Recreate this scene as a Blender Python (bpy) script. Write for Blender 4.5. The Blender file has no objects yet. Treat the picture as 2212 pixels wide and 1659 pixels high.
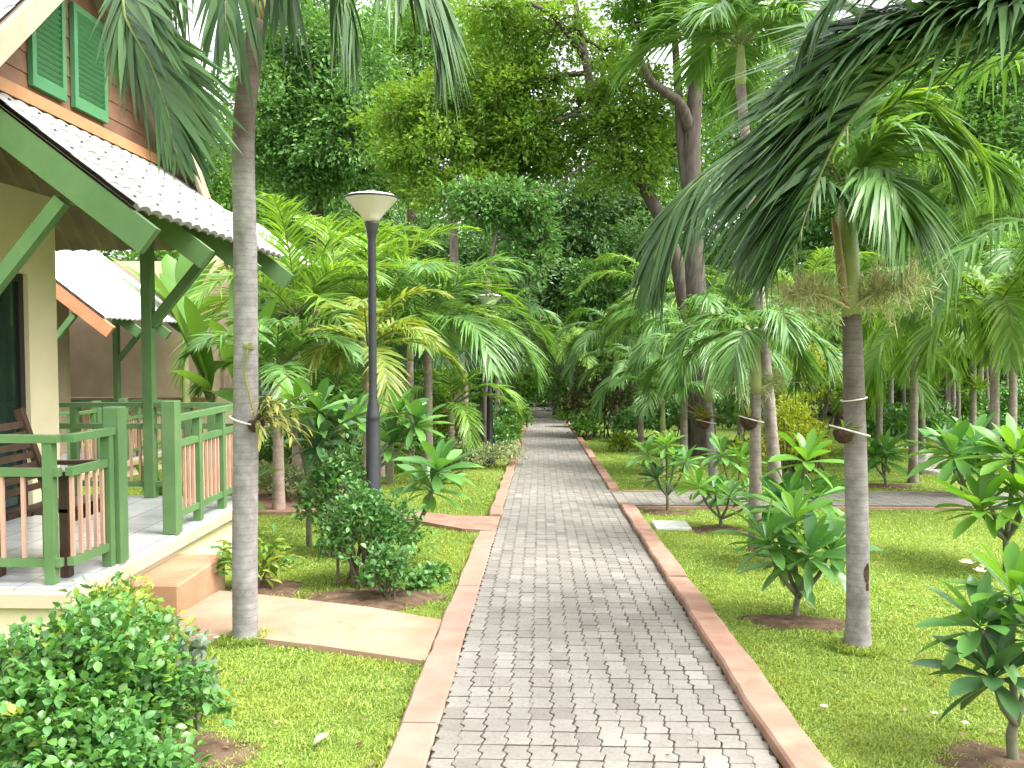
import bpy, math, random
import numpy as np
from mathutils import Vector, Matrix, Euler
R = math.radians
scene = bpy.context.scene
col = scene.collection
rng = np.random.default_rng(7)
random.seed(7)

# ------------------------------------------------------------------ camera, sky, sun, exposure
CAMZ, YAW, PITCH, F, CX, CY = 1.6, 1.87, 2.49, 1900.0, 1106.0, 829.5
cam_d = bpy.data.cameras.new('camera')
cam = bpy.data.objects.new('camera', cam_d); col.objects.link(cam)
cam.location = (0, 0, CAMZ)
cam.rotation_euler = (R(90 - PITCH), 0, R(YAW))
cam_d.sensor_width = 36; cam_d.lens = 36 * F / 2212
cam_d.clip_start = 0.05; cam_d.clip_end = 2000
scene.camera = cam

SUN_EL, SUN_AZ = 56, 112
world = bpy.data.worlds.new('World'); scene.world = world; world.use_nodes = True
wn, wl = world.node_tree.nodes, world.node_tree.links
bg = wn['Background']
sky = wn.new('ShaderNodeTexSky'); sky.sky_type = 'NISHITA'; sky.sun_disc = False
sky.sun_elevation = R(SUN_EL); sky.sun_rotation = R(SUN_AZ)
sky.air_density = 1.0; sky.dust_density = 5.0; sky.ozone_density = 1.0
hs = wn.new('ShaderNodeHueSaturation'); hs.inputs['Saturation'].default_value = 0.12
hs.inputs['Value'].default_value = 2.15
wl.new(sky.outputs[0], hs.inputs['Color']); wl.new(hs.outputs[0], bg.inputs[0])
bg.inputs[1].default_value = 0.15
sun_d = bpy.data.lights.new('sun', 'SUN'); sun = bpy.data.objects.new('sun', sun_d); col.objects.link(sun)
sun_d.energy = 1.5; sun_d.angle = R(24); sun_d.color = (1, 0.96, 0.88)
az, el = R(SUN_AZ), R(SUN_EL)
sun_dir = Vector((math.sin(az) * math.cos(el), math.cos(az) * math.cos(el), math.sin(el)))
sun.rotation_euler = sun_dir.to_track_quat('Z', 'Y').to_euler()
scene.view_settings.view_transform = 'Standard'; scene.view_settings.look = 'None'
scene.view_settings.gamma = 1; scene.view_settings.use_curve_mapping = False
scene.view_settings.exposure = 1.15
scene.render.engine = 'CYCLES'
scene.cycles.max_bounces = 8; scene.cycles.diffuse_bounces = 6; scene.cycles.glossy_bounces = 2
scene.cycles.transmission_bounces = 6; scene.cycles.transparent_max_bounces = 4
scene.cycles.use_denoising = True

# ------------------------------------------------------------------ survey helpers: photo measurement -> metres
_Rm = np.array(Euler(cam.rotation_euler).to_matrix())
def ray(px, py):
    return _Rm @ np.array([(px - CX) / F, (CY - py) / F, -1.0])
def at(px, py, Y):
    d = ray(px, py); return np.array([0, 0, CAMZ]) + d * (Y / d[1])
def zg(y):
    return -0.04 * np.clip(y, -5, 70)
def gr(px, py):
    d = ray(px, py); t = -CAMZ / (d[2] + 0.04 * d[1]); return np.array([0, 0, CAMZ]) + d * t
def gy(px, Y):                                    # ground point under a column of the photo at distance Y
    p = at(px, 900, Y); return np.array([p[0], Y, zg(Y)])

# ------------------------------------------------------------------ materials
def nmat(name):
    m = bpy.data.materials.new(name); m.use_nodes = True
    n, l = m.node_tree.nodes, m.node_tree.links
    return m, n, l, n['Principled BSDF'], n['Material Output']
def rgb(c): return (c[0], c[1], c[2], 1)
def ramp(n, stops):
    r = n.new('ShaderNodeValToRGB'); e = r.color_ramp.elements
    while len(e) < len(stops): e.new(0.5)
    for i, (p, c) in enumerate(stops): e[i].position = p; e[i].color = rgb(c)
    return r
def mixc(n, l, fac, a, b, mode='MIX'):
    m = n.new('ShaderNodeMix'); m.data_type = 'RGBA'; m.blend_type = mode
    for i, v in ((0, fac), (6, a), (7, b)):
        if isinstance(v, (int, float)): m.inputs[i].default_value = v
        elif isinstance(v, tuple): m.inputs[i].default_value = rgb(v)
        else: l.new(v, m.inputs[i])
    return m.outputs[2]
def noise(n, l, scale, detail=3, coord='Object', rough=0.55, vec=None):
    t = n.new('ShaderNodeTexNoise'); t.inputs['Scale'].default_value = scale
    t.inputs['Detail'].default_value = detail; t.inputs['Roughness'].default_value = rough
    if vec is None:
        c = n.new('ShaderNodeTexCoord'); vec = c.outputs[coord]
    l.new(vec, t.inputs['Vector']); return t.outputs['Fac']
def bump(n, l, h, p, strength=0.3, dist=0.01):
    b = n.new('ShaderNodeBump'); b.inputs['Strength'].default_value = strength; b.inputs['Distance'].default_value = dist
    l.new(h, b.inputs['Height']); l.new(b.outputs[0], p.inputs['Normal'])
def leafmat(name, c1, c2, c3=None, trans=0.35, rough=0.42, spec=0.35, nscale=0.9):
    m, n, l, p, out = nmat(name)
    g = n.new('ShaderNodeNewGeometry')
    c = mixc(n, l, g.outputs['Random Per Island'], c1, c2)
    if c3 is not None:
        f = noise(n, l, nscale, 2)
        r = ramp(n, [(0.42, (0, 0, 0)), (0.66, (1, 1, 1))]); l.new(f, r.inputs[0])
        c = mixc(n, l, r.outputs[0], c, c3)
    l.new(c, p.inputs['Base Color']); p.inputs['Roughness'].default_value = rough
    p.inputs['Specular IOR Level'].default_value = spec
    t = n.new('ShaderNodeBsdfTranslucent')
    tc = mixc(n, l, 1.0, c, (1.35, 1.25, 0.55), 'MULTIPLY'); l.new(tc, t.inputs['Color'])
    mx = n.new('ShaderNodeMixShader'); mx.inputs[0].default_value = trans
    l.new(p.outputs[0], mx.inputs[1]); l.new(t.outputs[0], mx.inputs[2]); l.new(mx.outputs[0], out.inputs[0])
    return m
def plain(name, c, rough=0.6, c2=None, nscale=6, spec=0.4, bmp=0.0, bscale=40, metal=0):
    m, n, l, p, out = nmat(name)
    if c2 is not None:
        f = noise(n, l, nscale, 4); r = ramp(n, [(0.35, c), (0.7, c2)]); l.new(f, r.inputs[0])
        l.new(r.outputs[0], p.inputs['Base Color'])
    else: p.inputs['Base Color'].default_value = rgb(c)
    p.inputs['Roughness'].default_value = rough; p.inputs['Specular IOR Level'].default_value = spec
    p.inputs['Metallic'].default_value = metal
    if bmp: bump(n, l, noise(n, l, bscale, 4), p, bmp, 0.01)
    return m
def barkmat(name, ca, cb, ring=None, dark=None):
    m, n, l, p, out = nmat(name)
    tc = n.new('ShaderNodeTexCoord')
    mp = n.new('ShaderNodeMapping'); l.new(tc.outputs['Object'], mp.inputs[0])
    mp.inputs['Scale'].default_value = (1, 1, 0.25) if ring is None else (1, 1, 1)
    f = noise(n, l, 14, 5, vec=mp.outputs[0]); r = ramp(n, [(0.3, ca), (0.7, cb)]); l.new(f, r.inputs[0])
    c = r.outputs[0]; h = f
    if ring:
        w = n.new('ShaderNodeTexWave'); w.wave_type = 'BANDS'; w.bands_direction = 'Z'; w.wave_profile = 'SAW'
        w.inputs['Scale'].default_value = ring; w.inputs['Distortion'].default_value = 1.6
        w.inputs['Detail'].default_value = 3; w.inputs['Detail Scale'].default_value = 2.5
        l.new(tc.outputs['Object'], w.inputs[0])
        rr = ramp(n, [(0.0, (0.40, 0.38, 0.36)), (0.10, (1, 1, 1)), (0.85, (1, 1, 1)), (1.0, (0.8, 0.78, 0.76))]); l.new(w.outputs['Fac'], rr.inputs[0])
        c = mixc(n, l, 0.62, c, rr.outputs[0], 'MULTIPLY'); h = w.outputs['Fac']
        s = noise(n, l, 60, 2); sr = ramp(n, [(0.64, (1, 1, 1)), (0.74, (0.45, 0.42, 0.4))]); l.new(s, sr.inputs[0])
        c = mixc(n, l, 0.6, c, sr.outputs[0], 'MULTIPLY')
    if ring:
        s2 = noise(n, l, 4.5, 5, rough=0.7); s2r = ramp(n, [(0.32, (0.62, 0.60, 0.57)), (0.5, (1, 1, 1)), (0.72, (1.12, 1.12, 1.12))]); l.new(s2, s2r.inputs[0])
        c = mixc(n, l, 0.85, c, s2r.outputs[0], 'MULTIPLY')
    if dark:                                       # weathered lower or upper stretch of a stem
        s = n.new('ShaderNodeSeparateXYZ'); l.new(tc.outputs['Object'], s.inputs[0])
        mr = n.new('ShaderNodeMapRange'); l.new(s.outputs[2], mr.inputs[0])
        mr.inputs[1].default_value = dark[0]; mr.inputs[2].default_value = dark[1]
        c = mixc(n, l, mr.outputs[0], c, mixc(n, l, 1.0, c, dark[2], 'MULTIPLY'))
    l.new(c, p.inputs['Base Color']); p.inputs['Roughness'].default_value = 0.85; p.inputs['Specular IOR Level'].default_value = 0.2
    bump(n, l, h, p, 0.5, 0.006)
    return m

M = {}
# house
M['green'] = plain('green_paint', (0.080, 0.165, 0.060), 0.5, (0.115, 0.205, 0.082), 3, 0.3, 0.12)
M['shutter'] = plain('shutter_paint', (0.065, 0.205, 0.088), 0.4, (0.085, 0.24, 0.11), 3)
M['cream'] = plain('cream_plaster', (0.66, 0.57, 0.36), 0.85, (0.72, 0.63, 0.42), 2, 0.2, 0.1)
M['wallpink'] = plain('pinkish_plaster', (0.40, 0.30, 0.21), 0.85, (0.48, 0.38, 0.27), 2, 0.2, 0.1)
M['nosing'] = plain('cream_nosing', (0.44, 0.36, 0.24), 0.7, (0.52, 0.44, 0.31), 4, 0.3, 0.1)
M['tilefloor'] = plain('porch_tiles', (0.44, 0.46, 0.48), 0.18, (0.52, 0.535, 0.55), 2, 0.5)
def floortiles():
    m, n, l, p, out = nmat('porch_tile_grid'); tc = n.new('ShaderNodeTexCoord'); b_ = n.new('ShaderNodeTexBrick'); b_.offset = 0
    l.new(tc.outputs['Object'], b_.inputs[0]); b_.inputs['Scale'].default_value = 1.0; b_.inputs['Brick Width'].default_value = 0.3; b_.inputs['Row Height'].default_value = 0.3
    b_.inputs['Mortar Size'].default_value = 0.005; b_.inputs['Color1'].default_value = (0.44, 0.455, 0.47, 1); b_.inputs['Color2'].default_value = (0.48, 0.495, 0.51, 1); b_.inputs['Mortar'].default_value = (0.24, 0.24, 0.24, 1)
    f = noise(n, l, 2.5, 5); r = ramp(n, [(0.35, (0.86, 0.85, 0.83)), (0.65, (1, 1, 1))]); l.new(f, r.inputs[0])
    l.new(mixc(n, l, 1.0, b_.outputs['Color'], r.outputs[0], 'MULTIPLY'), p.inputs['Base Color']); p.inputs['Roughness'].default_value = 0.2
    return m
M['tilefloor'] = floortiles()
M['wood'] = plain('brown_boards', (0.155, 0.078, 0.047), 0.6, (0.215, 0.115, 0.070), 5, 0.3, 0.15)
M['orange'] = plain('orange_trim', (0.38, 0.19, 0.085), 0.6, (0.45, 0.24, 0.115), 6)
M['barge'] = plain('bargeboard_wood', (0.37, 0.255, 0.18), 0.6, (0.44, 0.32, 0.235), 4)
M['redbarge'] = plain('terracotta_bargeboard', (0.50, 0.20, 0.10), 0.6, (0.58, 0.26, 0.14), 4)
M['baluster'] = plain('pink_baluster', (0.44, 0.25, 0.18), 0.5, (0.52, 0.33, 0.24), 5)
M['glass'] = plain('dark_glass', (0.012, 0.025, 0.02), 0.06, None, 1, 0.6)
M['blackwood'] = plain('dark_frame', (0.018, 0.016, 0.015), 0.4)
M['chair'] = plain('dark_teak', (0.035, 0.018, 0.012), 0.4, (0.06, 0.03, 0.02), 8)
M['white'] = plain('white_paint', (0.78, 0.78, 0.76), 0.5)
def roofmat(name, a, b):
    m, n, l, p, out = nmat(name)
    f = noise(n, l, 1.7, 6, rough=0.7); r = ramp(n, [(0.3, a), (0.62, b)]); l.new(f, r.inputs[0])
    s = noise(n, l, 11, 3); sr = ramp(n, [(0.60, (1, 1, 1)), (0.78, (0.62, 0.61, 0.58))]); l.new(s, sr.inputs[0])
    c = mixc(n, l, 0.8, r.outputs[0], sr.outputs[0], 'MULTIPLY')
    l.new(c, p.inputs['Base Color']); p.inputs['Roughness'].default_value = 0.6
    return m
M['roof'] = roofmat('fibre_cement_tiles', (0.21, 0.20, 0.19), (0.31, 0.30, 0.29))
M['roofwhite'] = roofmat('white_roof_tiles', (0.74, 0.74, 0.73), (0.82, 0.82, 0.81))
M['soffit'] = plain('weathered_soffit', (0.20, 0.16, 0.125), 0.8, (0.28, 0.23, 0.18), 4)
# garden hardware
M['post'] = plain('charcoal_post', (0.022, 0.023, 0.027), 0.42, (0.032, 0.033, 0.037), 8, 0.45)
M['shade'] = leafmat('opal_diffuser', (0.80, 0.77, 0.70), (0.80, 0.77, 0.70), None, 0.35, 0.35, 0.4)
M['rope'] = plain('white_rope', (0.62, 0.60, 0.55), 0.8)
M['pot'] = plain('coir_pot', (0.045, 0.028, 0.018), 0.95, (0.09, 0.06, 0.035), 30, 0.1, 0.8, 60)
M['stone'] = plain('pale_rock', (0.36, 0.33, 0.28), 0.9, (0.55, 0.52, 0.46), 5, 0.2, 0.8, 9)
M['lid'] = plain('pale_concrete', (0.52, 0.52, 0.48), 0.85, (0.62, 0.62, 0.58), 8, 0.2, 0.3)
# plants
M['frond'] = leafmat('adult_palm_leaflets', (0.030, 0.077, 0.025), (0.076, 0.152, 0.045), None, 0.16, 0.45, 0.32)
M['frond_mid'] = leafmat('fresh_palm_leaflets', (0.075, 0.184, 0.041), (0.151, 0.293, 0.075), None, 0.36, 0.38, 0.5)
M['frond_yel'] = leafmat('golden_palm_leaflets', (0.15, 0.24, 0.035), (0.30, 0.36, 0.08), None, 0.42, 0.4, 0.45)
M['frond_lit'] = leafmat('areca_leaflets', (0.098, 0.234, 0.030), (0.227, 0.372, 0.055), None, 0.42, 0.4, 0.45)
M['rachis'] = plain('leaf_rib', (0.11, 0.15, 0.04), 0.5, (0.16, 0.19, 0.06), 6)
M['shaft'] = plain('palm_crownshaft', (0.22, 0.27, 0.10), 0.5, (0.36, 0.36, 0.16), 5)
M['oldshaft'] = plain('yellowing_sheath', (0.38, 0.30, 0.08), 0.6, (0.30, 0.20, 0.08), 5)
M['drysheath'] = plain('dry_sheath', (0.30, 0.19, 0.09), 0.7, (0.30, 0.28, 0.13), 9)
M['spray'] = plain('pale_flower_spray', (0.42, 0.44, 0.20), 0.8, (0.60, 0.58, 0.34), 20)
M['trunk'] = barkmat('grey_ringed_palm_bark', (0.185, 0.17, 0.16), (0.30, 0.285, 0.275), 5.5)
M['trunkdark'] = barkmat('brown_ringed_palm_bark', (0.17, 0.14, 0.115), (0.30, 0.26, 0.23), 5.5)
M['trunkmix'] = barkmat('two_tone_palm_bark', (0.185, 0.17, 0.16), (0.30, 0.285, 0.275), 8.0, (0.9, 1.5, (0.55, 0.50, 0.46)))
M['trunkleft'] = barkmat('tall_palm_bark', (0.185, 0.17, 0.16), (0.30, 0.285, 0.275), 7.5, (2.75, 3.1, (0.42, 0.34, 0.29)))
M['trunkpink'] = barkmat('pinkish_palm_bark', (0.34, 0.25, 0.21), (0.46, 0.36, 0.31), 5.5)
M['bark'] = barkmat('brown_tree_bark', (0.045, 0.036, 0.029), (0.105, 0.086, 0.070))
M['barkpale'] = barkmat('grey_tree_bark', (0.12, 0.10, 0.085), (0.22, 0.185, 0.16))
M['stem'] = plain('green_brown_stem', (0.07, 0.06, 0.035), 0.8, (0.12, 0.11, 0.06), 14)
M['greystem'] = plain('grey_green_branch', (0.11, 0.115, 0.075), 0.7, (0.17, 0.17, 0.11), 14)
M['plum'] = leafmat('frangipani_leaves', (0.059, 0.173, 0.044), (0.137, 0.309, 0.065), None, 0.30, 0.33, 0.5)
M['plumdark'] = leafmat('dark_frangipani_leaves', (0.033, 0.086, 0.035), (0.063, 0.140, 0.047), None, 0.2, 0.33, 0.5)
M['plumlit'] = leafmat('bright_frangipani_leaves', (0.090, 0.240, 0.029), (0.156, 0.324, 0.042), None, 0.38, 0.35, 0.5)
M['banana'] = leafmat('banana_leaves', (0.07, 0.17, 0.03), (0.12, 0.24, 0.045), None, 0.42, 0.38, 0.4)
M['hib'] = leafmat('glossy_shrub_leaves', (0.054, 0.163, 0.039), (0.134, 0.296, 0.054), (0.081, 0.217, 0.054), 0.28, 0.36, 0.5, 3)
M['hibyel'] = leafmat('young_shrub_leaves', (0.18, 0.30, 0.04), (0.32, 0.38, 0.06), None, 0.4, 0.4, 0.45)
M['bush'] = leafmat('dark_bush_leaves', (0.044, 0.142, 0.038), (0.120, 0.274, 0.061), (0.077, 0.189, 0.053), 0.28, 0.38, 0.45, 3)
M['varie'] = leafmat('variegated_leaves', (0.14, 0.22, 0.09), (0.44, 0.48, 0.28), None, 0.3, 0.5, 0.3)
M['yellowbush'] = leafmat('chartreuse_leaves', (0.25, 0.34, 0.02), (0.46, 0.48, 0.05), (0.22, 0.32, 0.03), 0.42, 0.45, 0.35, 2)
M['redbush'] = leafmat('bronze_leaves', (0.054, 0.060, 0.024), (0.120, 0.090, 0.036), (0.048, 0.090, 0.026), 0.25, 0.45, 0.3, 2)
M['agave'] = leafmat('blue_green_straps', (0.036, 0.120, 0.054), (0.072, 0.192, 0.084), None, 0.25, 0.4, 0.45)
M['straplit'] = leafmat('lime_straps', (0.13, 0.27, 0.03), (0.25, 0.36, 0.05), None, 0.4, 0.4, 0.45)
M['greyleaf'] = leafmat('grey_green_leaves', (0.10, 0.15, 0.10), (0.17, 0.22, 0.16), None, 0.25, 0.5, 0.3)
M['orchid'] = leafmat('orchid_leaves', (0.13, 0.17, 0.03), (0.32, 0.30, 0.07), None, 0.3, 0.5, 0.3)
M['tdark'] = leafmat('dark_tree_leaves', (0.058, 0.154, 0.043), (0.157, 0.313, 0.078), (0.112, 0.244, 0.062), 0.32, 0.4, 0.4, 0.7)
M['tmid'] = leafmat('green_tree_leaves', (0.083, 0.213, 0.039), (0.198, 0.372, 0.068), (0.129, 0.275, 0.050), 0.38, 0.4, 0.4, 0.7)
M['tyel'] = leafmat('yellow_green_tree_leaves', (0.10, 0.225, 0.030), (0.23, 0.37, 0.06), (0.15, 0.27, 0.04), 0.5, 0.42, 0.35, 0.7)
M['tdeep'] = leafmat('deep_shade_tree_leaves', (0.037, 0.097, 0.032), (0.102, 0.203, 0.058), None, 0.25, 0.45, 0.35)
M['grass'] = leafmat('grass_blades', (0.099, 0.209, 0.024), (0.418, 0.506, 0.121), (0.297, 0.363, 0.066), 0.38, 0.5, 0.25, 1.6)
M['flower'] = leafmat('white_petals', (0.8, 0.78, 0.66), (0.82, 0.80, 0.74), None, 0.3, 0.5, 0.3)
M['deadleaf'] = leafmat('dry_leaf', (0.42, 0.36, 0.22), (0.5, 0.42, 0.28), None, 0.2, 0.7, 0.2)
M['soil'] = plain('garden_soil', (0.075, 0.048, 0.030), 0.95, (0.17, 0.115, 0.075), 12, 0.1, 0.8, 30)
M['terracotta'] = plain('terracotta_concrete', (0.27, 0.150, 0.105), 0.8, (0.39, 0.245, 0.18), 5, 0.25, 0.25, 50)
M['beige'] = plain('beige_concrete', (0.32, 0.195, 0.125), 0.8, (0.40, 0.275, 0.195), 3.0, 0.25, 0.2, 40)
M['pinkkerb'] = plain('pale_pink_concrete', (0.28, 0.17, 0.125), 0.8, (0.35, 0.235, 0.185), 4.0, 0.25, 0.2, 40)
M['step'] = plain('orange_step_concrete', (0.33, 0.185, 0.105), 0.75, (0.40, 0.25, 0.155), 3, 0.25, 0.2, 40)

def lawnmat():
    m, n, l, p, out = nmat('lawn')
    f = noise(n, l, 0.9, 5, rough=0.65); r = ramp(n, [(0.30, (0.10, 0.17, 0.026)), (0.5, (0.19, 0.27, 0.045)), (0.72, (0.27, 0.31, 0.08))]); l.new(f, r.inputs[0])
    s = noise(n, l, 60, 4, rough=0.7); sr = ramp(n, [(0.3, (0.35, 0.4, 0.35)), (0.62, (1, 1, 1))]); l.new(s, sr.inputs[0])
    c = mixc(n, l, 0.85, r.outputs[0], sr.outputs[0], 'MULTIPLY')
    b = noise(n, l, 2.3, 4); br = ramp(n, [(0.68, (0, 0, 0)), (0.8, (1, 1, 1))]); l.new(b, br.inputs[0])
    c = mixc(n, l, br.outputs[0], c, (0.16, 0.12, 0.06))
    l.new(c, p.inputs['Base Color']); p.inputs['Roughness'].default_value = 0.95; p.inputs['Specular IOR Level'].default_value = 0.1
    bump(n, l, s, p, 0.8, 0.02)
    return m
M['lawn'] = lawnmat()
def pavermat():
    m, n, l, p, out = nmat('grey_pavers')
    g = n.new('ShaderNodeNewGeometry')
    r = ramp(n, [(0.0, (0.175, 0.162, 0.142)), (0.12, (0.205, 0.192, 0.168)), (0.55, (0.225, 0.213, 0.188)), (0.95, (0.245, 0.232, 0.207)), (1.0, (0.28, 0.268, 0.243))])
    l.new(g.outputs['Random Per Island'], r.inputs[0])
    f = noise(n, l, 3.0, 5); fr = ramp(n, [(0.3, (0.80, 0.79, 0.77)), (0.65, (1.06, 1.05, 1.03))]); l.new(f, fr.inputs[0])
    c = mixc(n, l, 0.8, r.outputs[0], fr.outputs[0], 'MULTIPLY')
    s = noise(n, l, 55, 4, rough=0.7); sr = ramp(n, [(0.30, (0.72, 0.71, 0.7)), (0.55, (1, 1, 1))]); l.new(s, sr.inputs[0])
    c = mixc(n, l, 0.8, c, sr.outputs[0], 'MULTIPLY')
    l.new(c, p.inputs['Base Color']); p.inputs['Roughness'].default_value = 0.85; p.inputs['Specular IOR Level'].default_value = 0.25
    bump(n, l, s, p, 0.35, 0.006)
    return m
M['paver'] = pavermat()
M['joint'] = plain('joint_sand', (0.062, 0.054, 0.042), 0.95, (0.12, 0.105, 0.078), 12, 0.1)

# ------------------------------------------------------------------ mesh collecting
WLOC = {}
class MB:
    def __init__(s): s.V = []; s.F = []; s.n = 0
    def add(s, v, f, mi=0):
        v = np.asarray(v, float).reshape(-1, 3); f = np.asarray(f, int)
        s.V.append(v); s.F.append((f + s.n, mi)); s.n += len(v)
    def build(s, name, mats, parent=None, smooth=True):
        mats = mats if isinstance(mats, (list, tuple)) else [mats]
        V = np.concatenate(s.V)
        off = WLOC.get(parent.name, np.zeros(3)) if parent is not None else np.zeros(3)
        V = V - off
        me = bpy.data.meshes.new(name)
        me.vertices.add(len(V)); me.vertices.foreach_set('co', V.astype(np.float32).ravel())
        idx = np.concatenate([f.ravel() for f, _ in s.F])
        sizes = np.concatenate([np.full(len(f), f.shape[1]) for f, _ in s.F])
        mi = np.concatenate([np.full(len(f), m) for f, m in s.F])
        st = np.concatenate([[0], np.cumsum(sizes)[:-1]])
        me.loops.add(len(idx)); me.loops.foreach_set('vertex_index', idx.astype(np.int32))
        me.polygons.add(len(sizes)); me.polygons.foreach_set('loop_start', st.astype(np.int32))
        me.polygons.foreach_set('material_index', mi.astype(np.int32))
        me.polygons.foreach_set('use_smooth', np.full(len(sizes), smooth))
        for m in mats: me.materials.append(m)
        me.update(calc_edges=True); me.validate()
        o = bpy.data.objects.new(name, me); col.objects.link(o)
        if parent is not None: o.parent = parent
        WLOC[o.name] = off
        return o
    # --- primitives
    def box(s, lo, hi, mi=0, bev=0.0):
        lo, hi = np.array(lo, float), np.array(hi, float)
        if bev <= 0:
            v = np.array([[x, y, z] for z in (lo[2], hi[2]) for y in (lo[1], hi[1]) for x in (lo[0], hi[0])])
            s.add(v, [[0, 2, 3, 1], [4, 5, 7, 6], [0, 1, 5, 4], [2, 6, 7, 3], [0, 4, 6, 2], [1, 3, 7, 5]], mi)
        else:
            s.hull([lo + bev * 0, hi], bev, mi)
    def hull(s, lh, b, mi=0):                      # box with chamfered edges
        lo, hi = lh; b = min(b, 0.45 * float(min(hi - lo)))
        V = []; 
        for sx in (0, 1):
            for sy in (0, 1):
                for sz in (0, 1):
                    c = np.array([(lo, hi)[sx][0], (lo, hi)[sy][1], (lo, hi)[sz][2]])
                    d = np.array([b if sx == 0 else -b, b if sy == 0 else -b, b if sz == 0 else -b])
                    for ax in range(3):
                        p = c + d; p[ax] = c[ax]; V.append(p)
        I = lambda sx, sy, sz, ax: ((sx * 2 + sy) * 2 + sz) * 3 + ax
        Q = []; T = []
        for q in (0, 1):
            a = [I(q, 0, 0, 0), I(q, 1, 0, 0), I(q, 1, 1, 0), I(q, 0, 1, 0)]; Q.append(a if q else a[::-1])
            a = [I(0, q, 0, 1), I(0, q, 1, 1), I(1, q, 1, 1), I(1, q, 0, 1)]; Q.append(a if q else a[::-1])
            a = [I(0, 0, q, 2), I(1, 0, q, 2), I(1, 1, q, 2), I(0, 1, q, 2)]; Q.append(a if q else a[::-1])
        for a in (0, 1):
            for c in (0, 1):
                Q.append([I(0, a, c, 1), I(1, a, c, 1), I(1, a, c, 2), I(0, a, c, 2)])
                Q.append([I(a, 0, c, 0), I(a, 1, c, 0), I(a, 1, c, 2), I(a, 0, c, 2)])
                Q.append([I(a, c, 0, 0), I(a, c, 1, 0), I(a, c, 1, 1), I(a, c, 0, 1)])
                for e in (0, 1): T.append([I(a, c, e, 0), I(a, c, e, 1), I(a, c, e, 2)])
        n0 = s.n; s.add(V, Q, mi); s.F.append((np.array(T) + n0, mi))
    def beam(s, a, b, w, h, up=(0, 0, 1), mi=0):   # rectangular bar from a to b
        a, b = np.array(a, float), np.array(b, float); d = b - a; d /= np.linalg.norm(d)
        x = np.cross(d, np.array(up, float)); x /= np.linalg.norm(x); z = np.cross(x, d)
        v = [p + x * w / 2 * i + z * h / 2 * j for p in (a, b) for i, j in ((-1, -1), (1, -1), (1, 1), (-1, 1))]
        s.add(v, [[0, 1, 2, 3], [7, 6, 5, 4], [0, 4, 5, 1], [1, 5, 6, 2], [2, 6, 7, 3], [3, 7, 4, 0]], mi)
    def tube(s, pts, rad, k=8, mi=0, cap=True):
        P = np.array(pts, float); n = len(P); rad = np.broadcast_to(np.array(rad, float), (n,))
        T = np.gradient(P, axis=0); T /= np.linalg.norm(T, axis=1)[:, None] + 1e-9
        u = np.cross(T[0], [0.31, 0.95, 0.05]); u /= np.linalg.norm(u)
        V = []
        a = np.linspace(0, 2 * np.pi, k, endpoint=False)
        for i in range(n):
            u = u - T[i] * np.dot(u, T[i]); u /= np.linalg.norm(u) + 1e-9; w = np.cross(T[i], u)
            V.append(P[i] + rad[i] * (np.cos(a)[:, None] * u + np.sin(a)[:, None] * w))
        V = np.concatenate(V); i = np.arange(n - 1)[:, None] * k; j = np.arange(k)[None]; j2 = (j + 1) % k
        f = np.stack([i + j, i + j2, i + k + j2, i + k + j], -1).reshape(-1, 4)
        s.add(V, f, mi)
        if cap:
            s.F.append((np.arange(k)[::-1][None] + s.n - n * k, mi)); s.F.append((np.arange(k)[None] + s.n - k, mi))
    def lathe(s, c, prof, k=24, mi=0):             # prof: (radius, z) from bottom to top
        c = np.array(c, float); a = np.linspace(0, 2 * np.pi, k, endpoint=False)
        V = np.concatenate([np.stack([c[0] + r * np.cos(a), c[1] + r * np.sin(a), np.full(k, c[2] + z)], 1) for r, z in prof])
        n = len(prof); i = np.arange(n - 1)[:, None] * k; j = np.arange(k)[None]; j2 = (j + 1) % k
        s.add(V, np.stack([i + j, i + j2, i + k + j2, i + k + j], -1).reshape(-1, 4), mi)
        s.F.append((np.arange(k)[::-1][None] + s.n - n * k, mi)); s.F.append((np.arange(k)[None] + s.n - k, mi))
    def straps(s, B, D, L, W, droop=0.2, fold=0.25, prof=(0.15, 0.7, 1.0, 0.8, 0.05), side=None, mi=0, centre=True, roll=0.0):
        """leaf blades growing from points B along D, bending with their weight"""
        B = np.asarray(B, float); n = len(B); D = np.asarray(D, float); D = D / (np.linalg.norm(D, axis=1)[:, None] + 1e-9)
        L = np.broadcast_to(np.asarray(L, float), (n,)); W = np.broadcast_to(np.asarray(W, float), (n,)); droop = np.broadcast_to(np.asarray(droop, float), (n,))
        if side is None:
            side = np.cross(D, np.array([0, 0, 1.0]) + rng.normal(0, 0.02, (n, 3)))
        side = side - D * np.sum(side * D, 1)[:, None]
        side = side / (np.linalg.norm(side, axis=1)[:, None] + 1e-9)
        if roll:
            th = rng.normal(0, roll, n); side = side * np.cos(th)[:, None] + np.cross(D, side) * np.sin(th)[:, None]
        m = len(prof); out = []
        for i, w in enumerate(prof):
            t = i / (m - 1)
            p = B + D * (L * t)[:, None]; p[:, 2] -= L * droop * t * t
            tan = D.copy(); tan[:, 2] -= 2 * droop * t; tan /= np.linalg.norm(tan, axis=1)[:, None] + 1e-9
            N = np.cross(side, tan)
            hw = (W * w * 0.5)[:, None]
            a = p + side * hw + N * hw * fold; b = p - side * hw + N * hw * fold
            out += [a, p, b] if centre else [a, b]
        k = 3 if centre else 2
        V = np.stack(out, 1)                        # n, m*k, 3
        f = []
        for i in range(m - 1):
            for j in range(k - 1): f.append([i * k + j, i * k + j + 1, (i + 1) * k + j + 1, (i + 1) * k + j])
        f = np.array(f)[None] + (np.arange(n) * m * k)[:, None, None]
        s.add(V.reshape(-1, 3), f.reshape(-1, 4), mi)
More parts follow.
